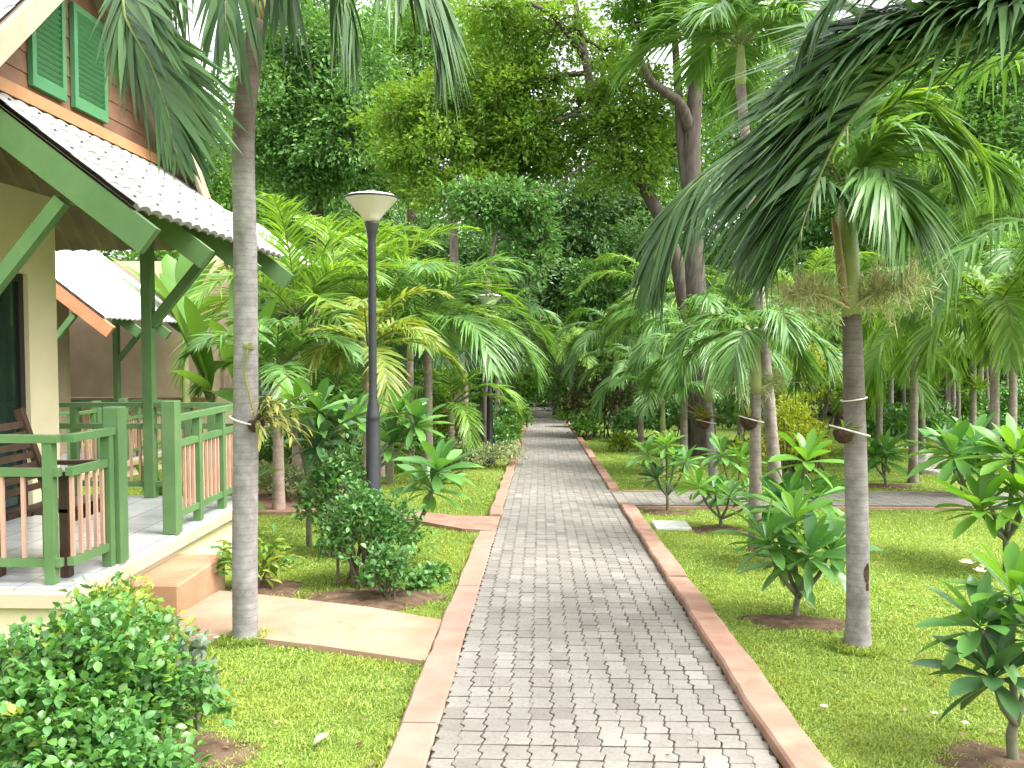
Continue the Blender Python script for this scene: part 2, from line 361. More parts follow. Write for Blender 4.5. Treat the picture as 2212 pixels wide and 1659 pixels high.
    def flakes(s, P, D, S, mi=0, wid=0.5):          # small folded four-point leaves for tree crowns
        n = len(P); D = D / (np.linalg.norm(D, axis=1)[:, None] + 1e-9)
        r = rng.normal(size=(n, 3)) * 0.55 + np.array([0, 0, 1.0])
        x = np.cross(D, r); x /= np.linalg.norm(x, axis=1)[:, None] + 1e-9; N = np.cross(x, D)
        S = np.broadcast_to(np.asarray(S, float), (n,))[:, None]
        a = P; t = P + D * S; l_ = P + D * S * 0.45 + x * S * wid * 0.5 + N * S * 0.1; r_ = P + D * S * 0.45 - x * S * wid * 0.5 + N * S * 0.1
        V = np.stack([a, r_, t, l_], 1).reshape(-1, 3)
        b = np.arange(n)[:, None] * 4
        s.add(V, np.concatenate([b + [[0, 1, 2]], b + [[0, 2, 3]]], 1).reshape(-1, 3), mi)

def tag(o, label=None, cat=None, group=None, kind=None):
    if label: o['label'] = label
    if cat: o['category'] = cat
    if group: o['group'] = group
    if kind: o['kind'] = kind
    return o
def thing(name, label, cat, loc, group=None):
    o = bpy.data.objects.new(name, None); col.objects.link(o); o.empty_display_size = 0.2
    o.location = [float(v) for v in loc]; WLOC[o.name] = np.array(loc, float)
    return tag(o, label, cat, group)
def copy_tree(o, parent=None):
    c = o.copy(); col.objects.link(c)
    if parent is not None: c.parent = parent
    WLOC[c.name] = WLOC.get(o.name, np.zeros(3))
    for ch in [x for x in list(o.children)]: copy_tree(ch, c)
    return c
def unit(v): v = np.asarray(v, float); return v / (np.linalg.norm(v, axis=-1, keepdims=True) + 1e-9)

# ------------------------------------------------------------------ the setting: ground, paths, kerbs
PL, PR = -0.454, 0.974                             # paved path edges
mb = MB()
ys = [-60, -5, 3, 6, 9, 12, 16, 20, 30, 45, 70, 400]
xs = [-300, -20, -6, -2, 2, 6, 20, 300]
V = [[x, y, float(zg(y))] for y in ys for x in xs]
nx = len(xs)
mb.add(V, [[j * nx + i, j * nx + i + 1, (j + 1) * nx + i + 1, (j + 1) * nx + i] for j in range(len(ys) - 1) for i in range(nx - 1)])
tag(mb.build('ground', M['lawn'], None, False), kind='structure')

def sheet(name, pts, mat, h, thick=0.0, sub=1):    # flat sheet following the slope; pts counter-clockwise (x, y)
    m = MB(); n = len(pts)
    top = [[x, y, float(zg(y)) + h] for x, y in pts]
    m.add(top, [list(range(n))])
    if thick:
        bot = [[x, y, float(zg(y)) + h - thick] for x, y in pts]
        m.add(top + bot, [[i, i + n, (i + 1) % n + n, (i + 1) % n] for i in range(n)])
    return tag(m.build(name, mat, None, False), kind='structure')

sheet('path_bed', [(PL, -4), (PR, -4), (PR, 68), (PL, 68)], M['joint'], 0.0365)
def pavers(name, x0, y0, cw, rh, nc, nr, h, xf=None):
    m = MB(); j = 0.0029; jy = 0.0052
    zz = [0.0, 0.10, 0.28, 0.42, 0.58, 0.72, 0.90, 1.0]
    za = [0.0, 0.0, 0.009, 0.009, -0.009, -0.009, 0.0, 0.0]
    C, Rr = np.meshgrid(np.arange(nc), np.arange(nr)); C = C.ravel(); Rr = Rr.ravel(); n = len(C)
    base = np.stack([x0 + C * cw, y0 + Rr * rh], 1)
    jit = rng.normal(0, 0.0018, (n, 2)); hz = h + rng.normal(0, 0.0009, n); tilt = rng.normal(0, 0.006, (n, 2))
    def ring(ins, dz):
        L = [(j + ins + a, z * (rh - 2 * (jy + ins)) + jy + ins) for z, a in zip(zz, za)]
        Rt = [(cw - j - ins + a, z * (rh - 2 * (jy + ins)) + jy + ins) for z, a in zip(zz, za)]
        o = np.array(Rt + L[::-1])
        o[:, 1] += 0.0042 * np.sin(o[:, 0] / cw * 6.283)
        P = base[:, None] + jit[:, None] + o[None]
        z = zg(P[:, :, 1]) + hz[:, None] + dz + (o[None, :, 0] - cw / 2) * tilt[:, :1] + (o[None, :, 1] - rh / 2) * tilt[:, 1:]
        return np.concatenate([P, z[..., None]], 2)
    a, b, c = ring(0.004, 0.0), ring(0.0, -0.003), ring(0.0, -0.012)
    k = a.shape[1]
    V = np.concatenate([a, b, c], 1).reshape(-1, 3)
    off = (np.arange(n) * 3 * k)[:, None]
    i = np.arange(k); i2 = (i + 1) % k
    if xf is not None: V = xf(V)
    m.V.append(V); m.n = len(V)
    m.F.append((off + i[None], 0))
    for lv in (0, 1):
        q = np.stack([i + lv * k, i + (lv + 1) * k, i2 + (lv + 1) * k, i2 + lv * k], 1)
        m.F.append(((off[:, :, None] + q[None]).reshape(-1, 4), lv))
    return m
m = pavers('path', PL, 2.4, 0.102, 0.143, 14, int(65.5 / 0.143), 0.045)
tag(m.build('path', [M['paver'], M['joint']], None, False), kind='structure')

def strip(name, mat, xa, xb, y0, y1, h, wob=0.004, seglen=0.16, gapat=(), chip=0.0):   # kerb with a rounded top, cast in lengths
    m = MB(); gaps = sorted(gapat); edges = [y0] + list(gaps) + [y1]
    for a, b in zip(edges[:-1], edges[1:]):
        Y = np.linspace(a + 0.004, b - 0.004, max(3, int((b - a) / seglen))); n = len(Y)
        wl_ = wob * np.sin(Y * 5.1 + xa * 9) + rng.normal(0, wob * 0.6, n); wr = wob * np.sin(Y * 4.3 + 1) + rng.normal(0, wob * 0.6, n)
        e = 0.012; hh = h + rng.normal(0, 0.003, n) - chip * (rng.random(n) < 0.18)
        P = []
        for (x, dz) in ((xa, -0.06), (xa, -0.012), (xa + e, 0), (xb - e, 0), (xb, -0.012), (xb, -0.06)):
            xx = x + (wl_ if x < (xa + xb) / 2 else wr)
            P.append(np.stack([xx, Y, zg(Y) + (hh if dz > -0.05 else h) + dz], 1))
        P = np.stack(P, 1); k = 6
        f = [[i * k + q, i * k + q + 1, (i + 1) * k + q + 1, (i + 1) * k + q] for i in range(n - 1) for q in range(k - 1)]
        n0 = m.n; m.add(P.reshape(-1, 3), f)
        m.F.append((np.array([[n0 + q for q in range(k)][::-1]]), 0)); m.F.append((np.array([[n0 + (n - 1) * k + q for q in range(k)]]), 0))
    return tag(m.build(name, mat, None, False), kind='structure')
strip('kerb_right', M['terracotta'], PR + 0.004, PR + 0.172, 2.4, 10.9, 0.095, 0.005, 0.14, (3.2, 4.35, 5.55, 6.75, 7.3, 8.6, 9.9))
strip('kerb_right_far', M['terracotta'], PR + 0.004, PR + 0.150, 12.5, 66, 0.085, 0.007, 0.2, tuple(np.arange(13.5, 66, 1.3)), 0.03)
strip('kerb_left', M['pinkkerb'], PL - 0.185, PL - 0.004, 2.4, 9.05, 0.05, 0.004, 0.15, (3.9, 6.6))
strip('kerb_left_far', M['terracotta'], PL - 0.150, PL - 0.004, 10.05, 66, 0.070, 0.009, 0.2, tuple(np.arange(10.9, 66, 1.15)), 0.035)

def pg(*pp): return [tuple(gr(a, b)[:2]) for a, b in pp]
walk = pg((915, 1441), (958, 1350), (800, 1322), (560, 1294), (474, 1285), (375, 1344), (362, 1388), (500, 1384), (700, 1408))
walk = [(PL - 0.19, walk[0][1]), (PL - 0.19, walk[1][1])] + walk[2:]
sheet('walkway', walk, M['beige'], 0.035, 0.09)
walk2 = pg((1075, 1163), (1078, 1128), (985, 1120), (900, 1112), (640, 1062), (540, 1055), (520, 1112), (650, 1113), (880, 1128), (1000, 1150))
walk2 = [(PL - 0.006, 9.08), (PL - 0.006, 10.02)] + walk2[2:]
sheet('walkway_far', walk2, M['terracotta'], 0.040, 0.09)
# paved side path to the right
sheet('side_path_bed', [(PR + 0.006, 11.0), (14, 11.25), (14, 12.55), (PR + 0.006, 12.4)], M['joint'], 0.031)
def xf_side(V):
    V = V.copy(); c, s_ = math.cos(0.02), math.sin(0.02)
    x, y = V[:, 0] - 1.0, V[:, 1] - 11.0
    V[:, 1] = 11.0 + x * s_ + y * c; return V
m = pavers('p', PR + 0.02, 11.05, 0.143, 0.102, 84, 13, 0.04, xf_side)
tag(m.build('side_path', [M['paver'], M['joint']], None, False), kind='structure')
m = MB()
m.beam((1.16, 10.97, float(zg(10.97)) - 0.002), (14, 11.22, float(zg(11.22)) - 0.002), 0.055, 0.07)
m.beam((1.16, 12.45, float(zg(12.45)) + 0.01), (14, 12.70, float(zg(12.7)) + 0.01), 0.055, 0.07)
tag(m.build('side_path_kerb', M['terracotta'], None, False), kind='structure')

def mound(x, y, r, h=0.03, sx=1.0):                 # bare soil round a plant
    m = MB(); k = 26; a = np.linspace(0, 2 * np.pi, k, endpoint=False); V = []; ph = rng.random(3) * 6
    for q, zz in ((1.0, 0.0), (0.75, 0.5), (0.4, 0.85), (0.12, 1.0)):
        rr = r * q * (1 + 0.18 * np.sin(2 * a + ph[0]) + 0.12 * np.sin(5 * a + ph[1]) + 0.07 * np.sin(9 * a + ph[2]))
        X = x + rr * np.cos(a) * sx; Y = y + rr * np.sin(a)
        V.append(np.stack([X, Y, zg(Y) + 0.003 + h * zz + rng.normal(0, 0.004, k) * (q < 1)], 1))
    i = np.arange(3)[:, None] * k; j = np.arange(k)[None]; j2 = (j + 1) % k
    m.add(np.concatenate(V), np.stack([i + j, i + j2, i + k + j2, i + k + j], -1).reshape(-1, 4))
    m.F.append((np.arange(k)[None] + 3 * k, 0))
    tag(m.build('soil', M['soil']), kind='structure')
MOUNDS = []
def soil(x, y, r, h=0.03, sx=1.0): MOUNDS.append((x, y, r, sx)); mound(x, y, r, h, sx)

# ------------------------------------------------------------------ the bungalows
def tiles(mb, o, A, B, wave=0.17, amp=0.025, course=0.235, lip=0.0045, mi=0, under=0.03):
    o, A, B = (np.array(v, float) for v in (o, A, B)); La, Lb = np.linalg.norm(A), np.linalg.norm(B); a, b = A / La, B / Lb
    N = np.cross(a, b); N = N if N[2] > 0 else -N
    per = 10; nw = max(1, int(round(La / wave))); t = np.linspace(0, La, nw * per + 1); ph = t / La * nw
    prof = amp * np.abs(np.cos(np.pi * ph)) ** 0.8
    nc = max(1, int(round(Lb / course))); c = Lb / nc
    for k in range(nc):
        lo = o + b * (k * c) + np.outer(t, a) + np.outer(prof + lip, N)
        loB = lo - np.outer(np.full(len(t), 0.012), N)
        hi = o + b * ((k + 1) * c + 0.002) + np.outer(t, a) + np.outer(prof, N)
        n = len(t); q = np.arange(n - 1)
        mb.add(np.concatenate([lo, hi]), np.stack([q, q + 1, q + n + 1, q + n], 1), mi)
        mb.add(np.concatenate([lo, loB]), np.stack([q + n, q + n + 1, q + 1, q], 1), mi)
    if mi == 0 and lip > 0:                       # roof bolts
        for k in range(nc):
            for i in range(k % 2, nw, 2):
                q = o + a * ((i + 0.5 + 0.5) * La / nw) + b * ((k + 0.42) * c) + N * (amp + 0.006)
                if i + 1 < nw: mb.add([q + a * x * 0.007 + b * y * 0.007 + N * z * 0.008 for z in (0, 1) for x, y in ((-1, -1), (1, -1), (1, 1), (-1, 1))], [[4, 5, 6, 7], [0, 1, 5, 4], [1, 2, 6, 5], [2, 3, 7, 6], [3, 0, 4, 7]], 2)
    # underside
    lo = o + np.outer(t, a) + np.outer(prof - under + lip, N); hi = o + B + np.outer(t, a) + np.outer(prof - under, N)
    n = len(t); q = np.arange(n - 1)
    mb.add(np.concatenate([lo, hi]), np.stack([q + n, q + n + 1, q + 1, q], 1), mi + 1)
    lo2 = o + np.outer(t, a) + np.outer(prof + lip - 0.012, N)
    mb.add(np.concatenate([lo2, lo]), np.stack([q + n, q + n + 1, q + 1, q], 1), mi)

def bungalow(label, name='bungalow', d=(0, 0, 0), roof='roof', barge='green', detail=True, deep=0.0):
    O = np.array(d, float); P = lambda x, y, z: np.array([x, y, z]) + O
    ZF = 0.17
    h = thing(name, label, 'bungalow', P(-4.3, 6.6, -0.25))
    def bx(m, lo, hi, b=0.0): m.box(np.array(lo) + O, np.array(hi) + O, 0, b)
    # floor slab, plinth
    m = MB(); bx(m, (-8.5, 5.03, ZF - 0.012), (-2.765, 8.23, ZF)); m.build('porch_floor', M['tilefloor'], h, False)
    m = MB(); bx(m, (-8.52, 5.0, ZF - 0.12), (-2.735, 8.26, ZF - 0.014), 0.012); m.build('slab_edge', M['nosing'], h, False)
    m = MB(); bx(m, (-8.5, 5.06, -0.6), (-2.80, 8.20, ZF - 0.122)); m.build('plinth', M['cream'], h, False)
    # walls with the door opening
    m = MB()
    bx(m, (-4.42, 4.7, ZF + 0.002), (-4.3, 6.3, 2.9)); bx(m, (-4.42, 6.3, 2.2), (-4.3, 7.27, 2.9)); bx(m, (-4.42, 7.27, ZF + 0.002), (-4.3, 7.7, 2.9))
    bx(m, (-8.4, 7.58, ZF + 0.002), (-4.422, 7.7, 2.75)); bx(m, (-8.4, 4.7, ZF + 0.002), (-4.422, 4.82, 2.75))
    m.build('wall', M['cream'] if detail else M['wallpink'], h, False)
    m = MB(); bx(m, (-4.40, 6.302, ZF + 0.004), (-4.34, 6.37, 2.198)); bx(m, (-4.40, 7.20, ZF + 0.004), (-4.34, 7.268, 2.198)); bx(m, (-4.40, 6.372, 2.13), (-4.34, 7.198, 2.198))
    bx(m, (-4.40, 6.372, ZF + 0.004), (-4.34, 7.198, ZF + 0.10))
    dr = m.build('door', M['blackwood'], h, False)
    m = MB(); bx(m, (-4.385, 6.372, ZF + 0.102), (-4.365, 7.198, 2.128)); m.build('pane', M['glass'], dr, False)
    # porch posts with brackets
    for y in (5.52, 8.13):
        m = MB(); bx(m, (-3.72, y - 0.05, ZF + 0.002), (-3.62, y + 0.05, 3.02), 0.006); po = m.build('post', M['green'], h, False)
        m = MB(); m.beam(P(-3.63, y, 1.80), P(-3.03, y, 2.52), 0.075, 0.085); m.build('bracket', M['green'], po, False)
    # skirt roof
    XE, XU, ZE, mS = -2.55, -3.56 - deep, 2.47, 0.77
    ZU = ZE + (XE - XU) * mS
    m = MB(); tiles(m, P(XE, 5.46, ZE), (0, 3.22, 0), (XU - XE, 0, ZU - ZE)); m.build('porch_roof', [M[roof], M['soffit'], M['blackwood']], h, False)
    sl = np.array([1, 0, -mS]) / math.hypot(1, mS); nrm = np.array([mS, 0, 1]) / math.hypot(1, mS)
    for i, y in enumerate((5.50, 6.57, 7.62, 8.64)):
        oo = 0.116 if i == 0 else 0.152; a = P(XU - 0.35, y, ZU + 0.35 * mS) - nrm * oo; b = P(XE, y, ZE) - nrm * oo + sl * (0.20 if i != 1 else 0.17)
        m = MB(); m.beam(a, b, 0.07, 0.19 if i == 0 else 0.16, up=nrm); m.build('rafter', M[barge] if i == 0 else M['green'], h, False)
    m = MB(); m.beam(P(-3.0, 5.54, 2.56), P(-3.0, 8.60, 2.56), 0.06, 0.10); m.build('purlin', M['green'], h, False)
    m = MB(); m.beam(P(-3.67, 4.9, 3.08), P(-3.67, 8.62, 3.08), 0.09, 0.14); m.build('beam', M['green'], h, False)
    if detail: gable(P, bx, h, roof, ZU)
    rails(P, bx, h, ZF)
    return h
def gable(P, bx, h, roof, ZU):
    # upper gable wall of boards
    YA, ZA, YN, YFF, ZEV, sU = 6.70, 4.78, 4.30, 9.10, 2.60, 0.908
    rz = lambda y: ZA - abs(y - YA) * sU
    m = MB(); z = ZU + 0.10; hb = 0.145; k = 0
    while z < ZA - 0.14:
        z2 = min(z + hb, ZA - 0.1); w1 = (ZA - 0.10 - z) / sU; w2 = (ZA - 0.10 - z2) / sU
        x0, x1 = -3.60, -3.583
        for (xa, xb) in ((x1, x0),):
            F1 = [P(x1 + 0.008, YA - w1, z), P(x1 + 0.008, YA + w1, z), P(x1, YA + w2, z2 + 0.004), P(x1, YA - w2, z2 + 0.004)]
            B1 = [p - np.array([0.03, 0, 0]) for p in F1]
            m.add(F1 + B1, [[0, 1, 2, 3], [7, 6, 5, 4], [0, 4, 5, 1], [1, 5, 6, 2], [2, 6, 7, 3], [3, 7, 4, 0]])
        z += hb; k += 1
    m.build('gable_wall', M['wood'], h, False)
    m = MB(); m.beam(P(-3.56, 5.30, ZU + 0.075), P(-3.56, 8.12, ZU + 0.075), 0.03, 0.09); m.build('trim_board', M['orange'], h, False)
    if True:
        for ya, yb in ((6.10, 6.54), (6.66, 7.17)):
            fr = MB(); z0, z1 = 3.415, 4.20
            fw = 0.05
            bx(fr, (-3.572, ya, z0), (-3.535, ya + fw, z1)); bx(fr, (-3.572, yb - fw, z0), (-3.535, yb, z1))
            bx(fr, (-3.572, ya + fw, z0), (-3.535, yb - fw, z0 + 0.09)); bx(fr, (-3.572, ya + fw, z1 - 0.05), (-3.535, yb - fw, z1))
            sh = fr.build('shutter', M['shutter'], h, False)
            lv = MB(); zz = z0 + 0.115
            while zz < z1 - 0.06:
                lv.beam(P(-3.553, ya + fw, zz), P(-3.553, yb - fw, zz), 0.006, 0.044, up=(0.75, 0, 1)); zz += 0.043
            lv.build('louvres', M['shutter'], sh, False)
    # main roof, ridge running away from the path
    XG = -3.28
    m = MB(); tiles(m, P(-9.2, YN, ZEV), (XG + 9.2, 0, 0), (0, YA - YN, ZA - ZEV + 0.03)); tiles(m, P(-9.2, YFF, ZEV), (XG + 9.2, 0, 0), (0, YA - YFF, ZA - ZEV + 0.03))
    m.build('main_roof', [M[roof], M['soffit'], M['blackwood']], h, False)
    m = MB(); m.tube([P(-9.2, YA, ZA + 0.05), P(XG + 0.01, YA, ZA + 0.05)], 0.07, 10); m.build('ridge_cap', M[roof], h)
    for y in (YN, YFF):
        m = MB(); m.beam(P(XG + 0.022, y, ZEV - 0.085), P(XG + 0.022, YA, ZA - 0.065), 0.035, 0.20, up=(1, 0, 0.001)) if False else m.add(
            [P(XG + 0.004, y, ZEV - 0.20), P(XG + 0.004, YA, ZA - 0.17), P(XG + 0.004, YA, ZA + 0.03), P(XG + 0.004, y, ZEV),
             P(XG + 0.04, y, ZEV - 0.20), P(XG + 0.04, YA, ZA - 0.17), P(XG + 0.04, YA, ZA + 0.03), P(XG + 0.04, y, ZEV)],
            [[0, 1, 2, 3], [7, 6, 5, 4], [0, 4, 5, 1], [1, 5, 6, 2], [2, 6, 7, 3], [3, 7, 4, 0]])
        m.build('bargeboard', M['barge'], h, False)
def rails(P, bx, h, ZF):
    # railings
    def railing(a, b, posts, nb, ztop=1.045):
        a, b = np.array(a, float), np.array(b, float); ra = None
        for z, w, t in ((ztop, 0.075, 0.045), (0.845, 0.045, 0.05), (0.30, 0.045, 0.05)):
            rl = MB(); rl.beam(P(a[0], a[1], z), P(b[0], b[1], z), w, t)
            o = rl.build('railing' if ra is None else 'lower_rail', M['green'], ra or h, False); ra = ra or o
        for t in posts:
            m = MB(); q = a + (b - a) * t; w = 0.030
            bx(m, (q[0] - w, q[1] - w, ZF + 0.002), (q[0] + w, q[1] + w, ztop - 0.024)); m.build('rail_post', M['green'], ra, False)
        for t in nb:
            m = MB(); q = a + (b - a) * t; w = 0.0105
            bx(m, (q[0] - w, q[1] - w, 0.327), (q[0] + w, q[1] + w, 0.818)); m.build('baluster', M['baluster'], ra, False)
        return ra
    def newel(x, y, z1):
        m = MB(); bx(m, (x - 0.055, y - 0.055, ZF + 0.002), (x + 0.055, y + 0.055, z1), 0.006); m.build('newel', M['green'], h, False)
    newel(-2.80, 5.68, 1.20); newel(-2.80, 6.56, 1.185)
    railing((-2.83, 5.16), (-2.80, 5.62), [0.9], [0.06, 0.24, 0.42, 0.6, 0.76])
    railing((-4.30, 5.14), (-2.87, 5.14), [0.33, 0.955], [0.07, 0.15, 0.23, 0.42, 0.50, 0.58, 0.66, 0.75, 0.84])
    railing((-2.80, 6.62), (-2.80, 8.10), [0.30, 0.66, 0.99], [0.06, 0.12, 0.18, 0.24, 0.37, 0.43, 0.49, 0.55, 0.60, 0.73, 0.79, 0.85, 0.91])
    railing((-4.60, 8.13), (-2.87, 8.13), [0.12, 0.36, 0.75, 0.88], [0.18, 0.23, 0.29, 0.43, 0.48, 0.62, 0.67, 0.72, 0.82])
house = bungalow('cream bungalow beside the path with brown boarded gable, green shutters and green porch railings')
house2 = bungalow('second bungalow set back behind the banana plants, with white tiled roof and terracotta bargeboard', d=(-4.05, 7.65, -0.45), roof='roofwhite', barge='redbarge', detail=False, deep=1.7)
house3 = bungalow('third bungalow, only its white roof glimpsed behind the areca palms', d=(-1.95, 11.8, 0.45), roof='roofwhite', barge='redbarge', detail=False, deep=0.75)

# step block in front of the porch
s0 = gr(375, 1345); s1 = gr(475, 1287)
m = MB(); m.box((-2.79, 5.74, -0.3), (-2.42, 6.62, float(zg(6.2)) + 0.25), 0, 0.012)
tag(m.build('entrance_step', M['step'], None, False), 'orange concrete step block between the porch slab and the beige walkway', 'step')

# porch chair, facing the path
ch = thing('garden_chair', 'dark slatted wooden armchair standing behind the porch railing', 'chair', (-3.1, 5.55, 0.17))
zf = 0.172
for x, y, zt in ((-2.93, 5.30, 0.80), (-2.93, 5.86, 0.80), (-3.36, 5.30, 0.72), (-3.36, 5.86, 0.72)):
    m = MB(); m.box((x - 0.03, y - 0.03, zf), (x + 0.03, y + 0.03, zt), 0, 0.004); m.build('leg', M['chair'], ch, False)
m = MB()
for i in range(6): m.beam((-2.93 - i * 0.078, 5.27, 0.585 - i * 0.008), (-2.93 - i * 0.078, 5.89, 0.585 - i * 0.008), 0.062, 0.022)
m.beam((-2.93, 5.33, 0.53), (-2.93, 5.83, 0.53), 0.025, 0.06); m.build('seat', M['chair'], ch, False)
m = MB()
for i in range(7): m.beam((-3.38 - i * 0.022, 5.30, 0.66 + i * 0.068), (-3.38 - i * 0.022, 5.86, 0.66 + i * 0.068), 0.018, 0.044, up=(-0.3, 0, 1))
for y in (5.30, 5.86): m.beam((-3.36, y, 0.60), (-3.55, y, 1.17), 0.05, 0.05, up=(1, 0, 0.3))
m.build('backrest', M['chair'], ch, False)
for y in (5.28, 5.88):
    m = MB(); m.beam((-2.87, y, 0.815), (-3.42, y, 0.80), 0.06, 0.028); m.build('armrest', M['chair'], ch, False)

# ------------------------------------------------------------------ path lamps
def lamp(label, x, y):
    z = float(zg(y)); L = thing('path_lamp', label, 'lamp', (x, y, z), 'lamps along the path')
    m = MB(); m.lathe((x, y, z), [(0.085, -0.03), (0.085, 0.04), (0.066, 0.06), (0.064, 1.22), (0.060, 1.25), (0.062, 1.255), (0.062, 1.285), (0.055, 1.31), (0.050, 1.38), (0.040, 1.43), (0.037, 1.46), (0.037, 2.86), (0.039, 2.87), (0.052, 2.95), (0.066, 3.0), (0.066, 3.02)], 20)
    m.build('post', M['post'], L)
    m = MB(); m.lathe((x, y, z), [(0.066, 3.022), (0.078, 3.05), (0.12, 3.10), (0.175, 3.16), (0.225, 3.215), (0.232, 3.222)], 36); m.build('lamp_shade', M['shade'], L)
    m = MB(); m.lathe((x, y, z), [(0.232, 3.224), (0.241, 3.226), (0.241, 3.238), (0.225, 3.240)], 36); m.build('lamp_rim', M['post'], L)
    m = MB(); m.lathe((x, y, z), [(0.222, 3.2385), (0.21, 3.252), (0.12, 3.272), (0.05, 3.282)], 36); m.build('lamp_cap', M['white'], L)
    m = MB(); m.lathe((x, y, z), [(0.048, 3.281), (0.045, 3.297), (0.02, 3.304)], 16); m.build('cap_knob', M['post'], L)
    return L
lamp('tall black path lamp with white bowl shade rising from the bush beside the path', -1.51, 7.86)
lamp('second black path lamp, further off, its shade hidden among palm fronds', -0.985, 17.0)
lamp('thin dark path lamp farthest away on the left edge of the path', -1.0, 34.0)

# small white-topped garden light behind the frangipani
p = at(842, 822, 13.5)
gl = thing('garden_light', 'low garden light with pale square top showing behind the frangipani leaves', 'light', (p[0], 13.5, float(zg(13.5))))
m = MB(); m.box((p[0] - 0.05, 13.45, float(zg(13.5))), (p[0] + 0.05, 13.55, p[2] - 0.10), 0, 0.005); m.build('post', M['greystem'], gl, False)
m = MB(); m.lathe((p[0], 13.5, p[2] - 0.10), [(0.12, 0), (0.20, 0.02), (0.18, 0.09), (0.08, 0.14), (0.02, 0.15)], 4); m.build('lamp_head', M['white'], gl, False)

# ------------------------------------------------------------------ palms
def curve(ctrl, n):                                # Catmull-Rom through control points
    C = np.array(ctrl, float); C = np.vstack([2 * C[0] - C[1], C, 2 * C[-1] - C[-2]]); out = []
    k = len(C) - 3; t = np.linspace(0, k, n); i = np.minimum(t.astype(int), k - 1); u = (t - i)[:, None]
    a, b, c, d = C[i], C[i + 1], C[i + 2], C[i + 3]
    return 0.5 * (2 * b + (c - a) * u + (2 * a - 5 * b + 4 * c - d) * u ** 2 + (3 * b - a - 3 * c + d) * u ** 3)
def frond(parent, mat, P, leaf=0.45, width=0.035, pairs=44, up=None, v=0.35, ang=(1.0, 0.45), hang=0.5, start=0.14, rr=0.012, jit=0.10, sides=(1, -1), name='frond', label=None, stations=5):
    """one pinnate leaf on the rib polyline P"""
    pairs = int(pairs * 1.45); P = np.array(P, float); n = len(P); m = MB()
    T = unit(np.gradient(P, axis=0))
    seg = np.r_[0, np.cumsum(np.linalg.norm(np.diff(P, axis=0), axis=1))]; seg /= seg[-1]
    t = np.linspace(start, 0.995, pairs)
    ip = lambda A, tt: np.stack([np.interp(tt, seg, A[:, k]) for k in range(3)], 1)
    prof = (0.35, 1.0, 0.9, 0.55, 0.04) if stations == 5 else (0.5, 1.0, 0.6, 0.04)
    for sd in sides:
        tt = np.clip(t + rng.normal(0, 0.004, pairs), 0, 1); B = ip(P, tt); TT = unit(ip(T, tt))
        if up is None: U0 = np.tile([0, 0, 1.0], (pairs, 1))
        else:
            U0 = np.asarray(up, float); U0 = np.tile(U0, (pairs, 1)) if U0.ndim == 1 else ip(U0, tt)
        S = unit(np.cross(TT, U0)); U = np.cross(S, TT)
        a = ang[0] + (ang[1] - ang[0]) * tt + rng.normal(0, jit, pairs)
        vv = v + rng.normal(0, jit * 1.3, pairs)
        D = np.cos(a)[:, None] * TT + np.sin(a)[:, None] * (sd * np.cos(vv)[:, None] * S + np.sin(vv)[:, None] * U)
        q = (tt - start) / (1 - start)
        L = leaf * (0.50 + 0.5 * np.sin(np.pi * np.clip(q * 0.95 + 0.10, 0, 1)) ** 0.8) * np.where(q > 0.8, 1 - (q - 0.8) * 2.2, 1) * rng.uniform(0.88, 1.1, pairs)
        m.straps(B, D, L, width * rng.uniform(0.8, 1.15, pairs), hang * rng.uniform(0.6, 1.4, pairs), 0.25, prof, side=np.cross(D, np.cross(TT, D) * 0 + U * 1.0 + TT * 0.35), centre=False, roll=0.35)
    m.tube(P, np.linspace(rr, rr * 0.2, n), 6, 1)
    o = m.build(name, [mat, M['rachis']], parent)
    if label: o['label'] = label
    return o
def arch(base, azim, e0, length, droop, n=14, power=1.3):  # rib that leaves at elevation e0 and bends over
    t = np.linspace(0, 1, n); e = e0 - droop * t ** power
    d = np.stack([np.cos(e) * math.cos(azim), np.cos(e) * math.sin(azim), np.sin(e)], 1) * length / (n - 1)
    return np.array(base) + np.vstack([[0, 0, 0], np.cumsum(d[:-1], axis=0)])
def sprays(parent, c, azs, length=0.45, nb=26, sub=7, mat='spray', elev=0.2, name='flower_spray'):
    for az_ in azs:
        m = MB(); P = arch(c, az_, elev + 0.3, length * 0.85, 0.5, 7); m.tube(P, np.linspace(0.010, 0.004, 7), 5)
        for i in range(nb):
            b = P[rng.integers(2, 7)]; d = unit(np.array([math.cos(az_), math.sin(az_), 0.55]) * 0.7 + rng.normal(0, 0.8, 3))
            q = b + d * length * rng.uniform(0.25, 0.6) + [0, 0, -0.02]
            mid = (b + q) / 2 + rng.normal(0, 0.01, 3)
            m.tube([b, mid, q], [0.003, 0.0024, 0.0016], 4, 0, False)
            K = sub * 2; f = rng.random(K)[:, None]
            pts = b * (1 - f) + q * f
            dd = unit(d + rng.normal(0, 0.9, (K, 3)))
            m.straps(pts, dd, rng.uniform(0.04, 0.10, K), 0.005, 0.1, 0, (0.8, 1.0, 0.8), centre=False)
        m.build(name, M[mat], parent)
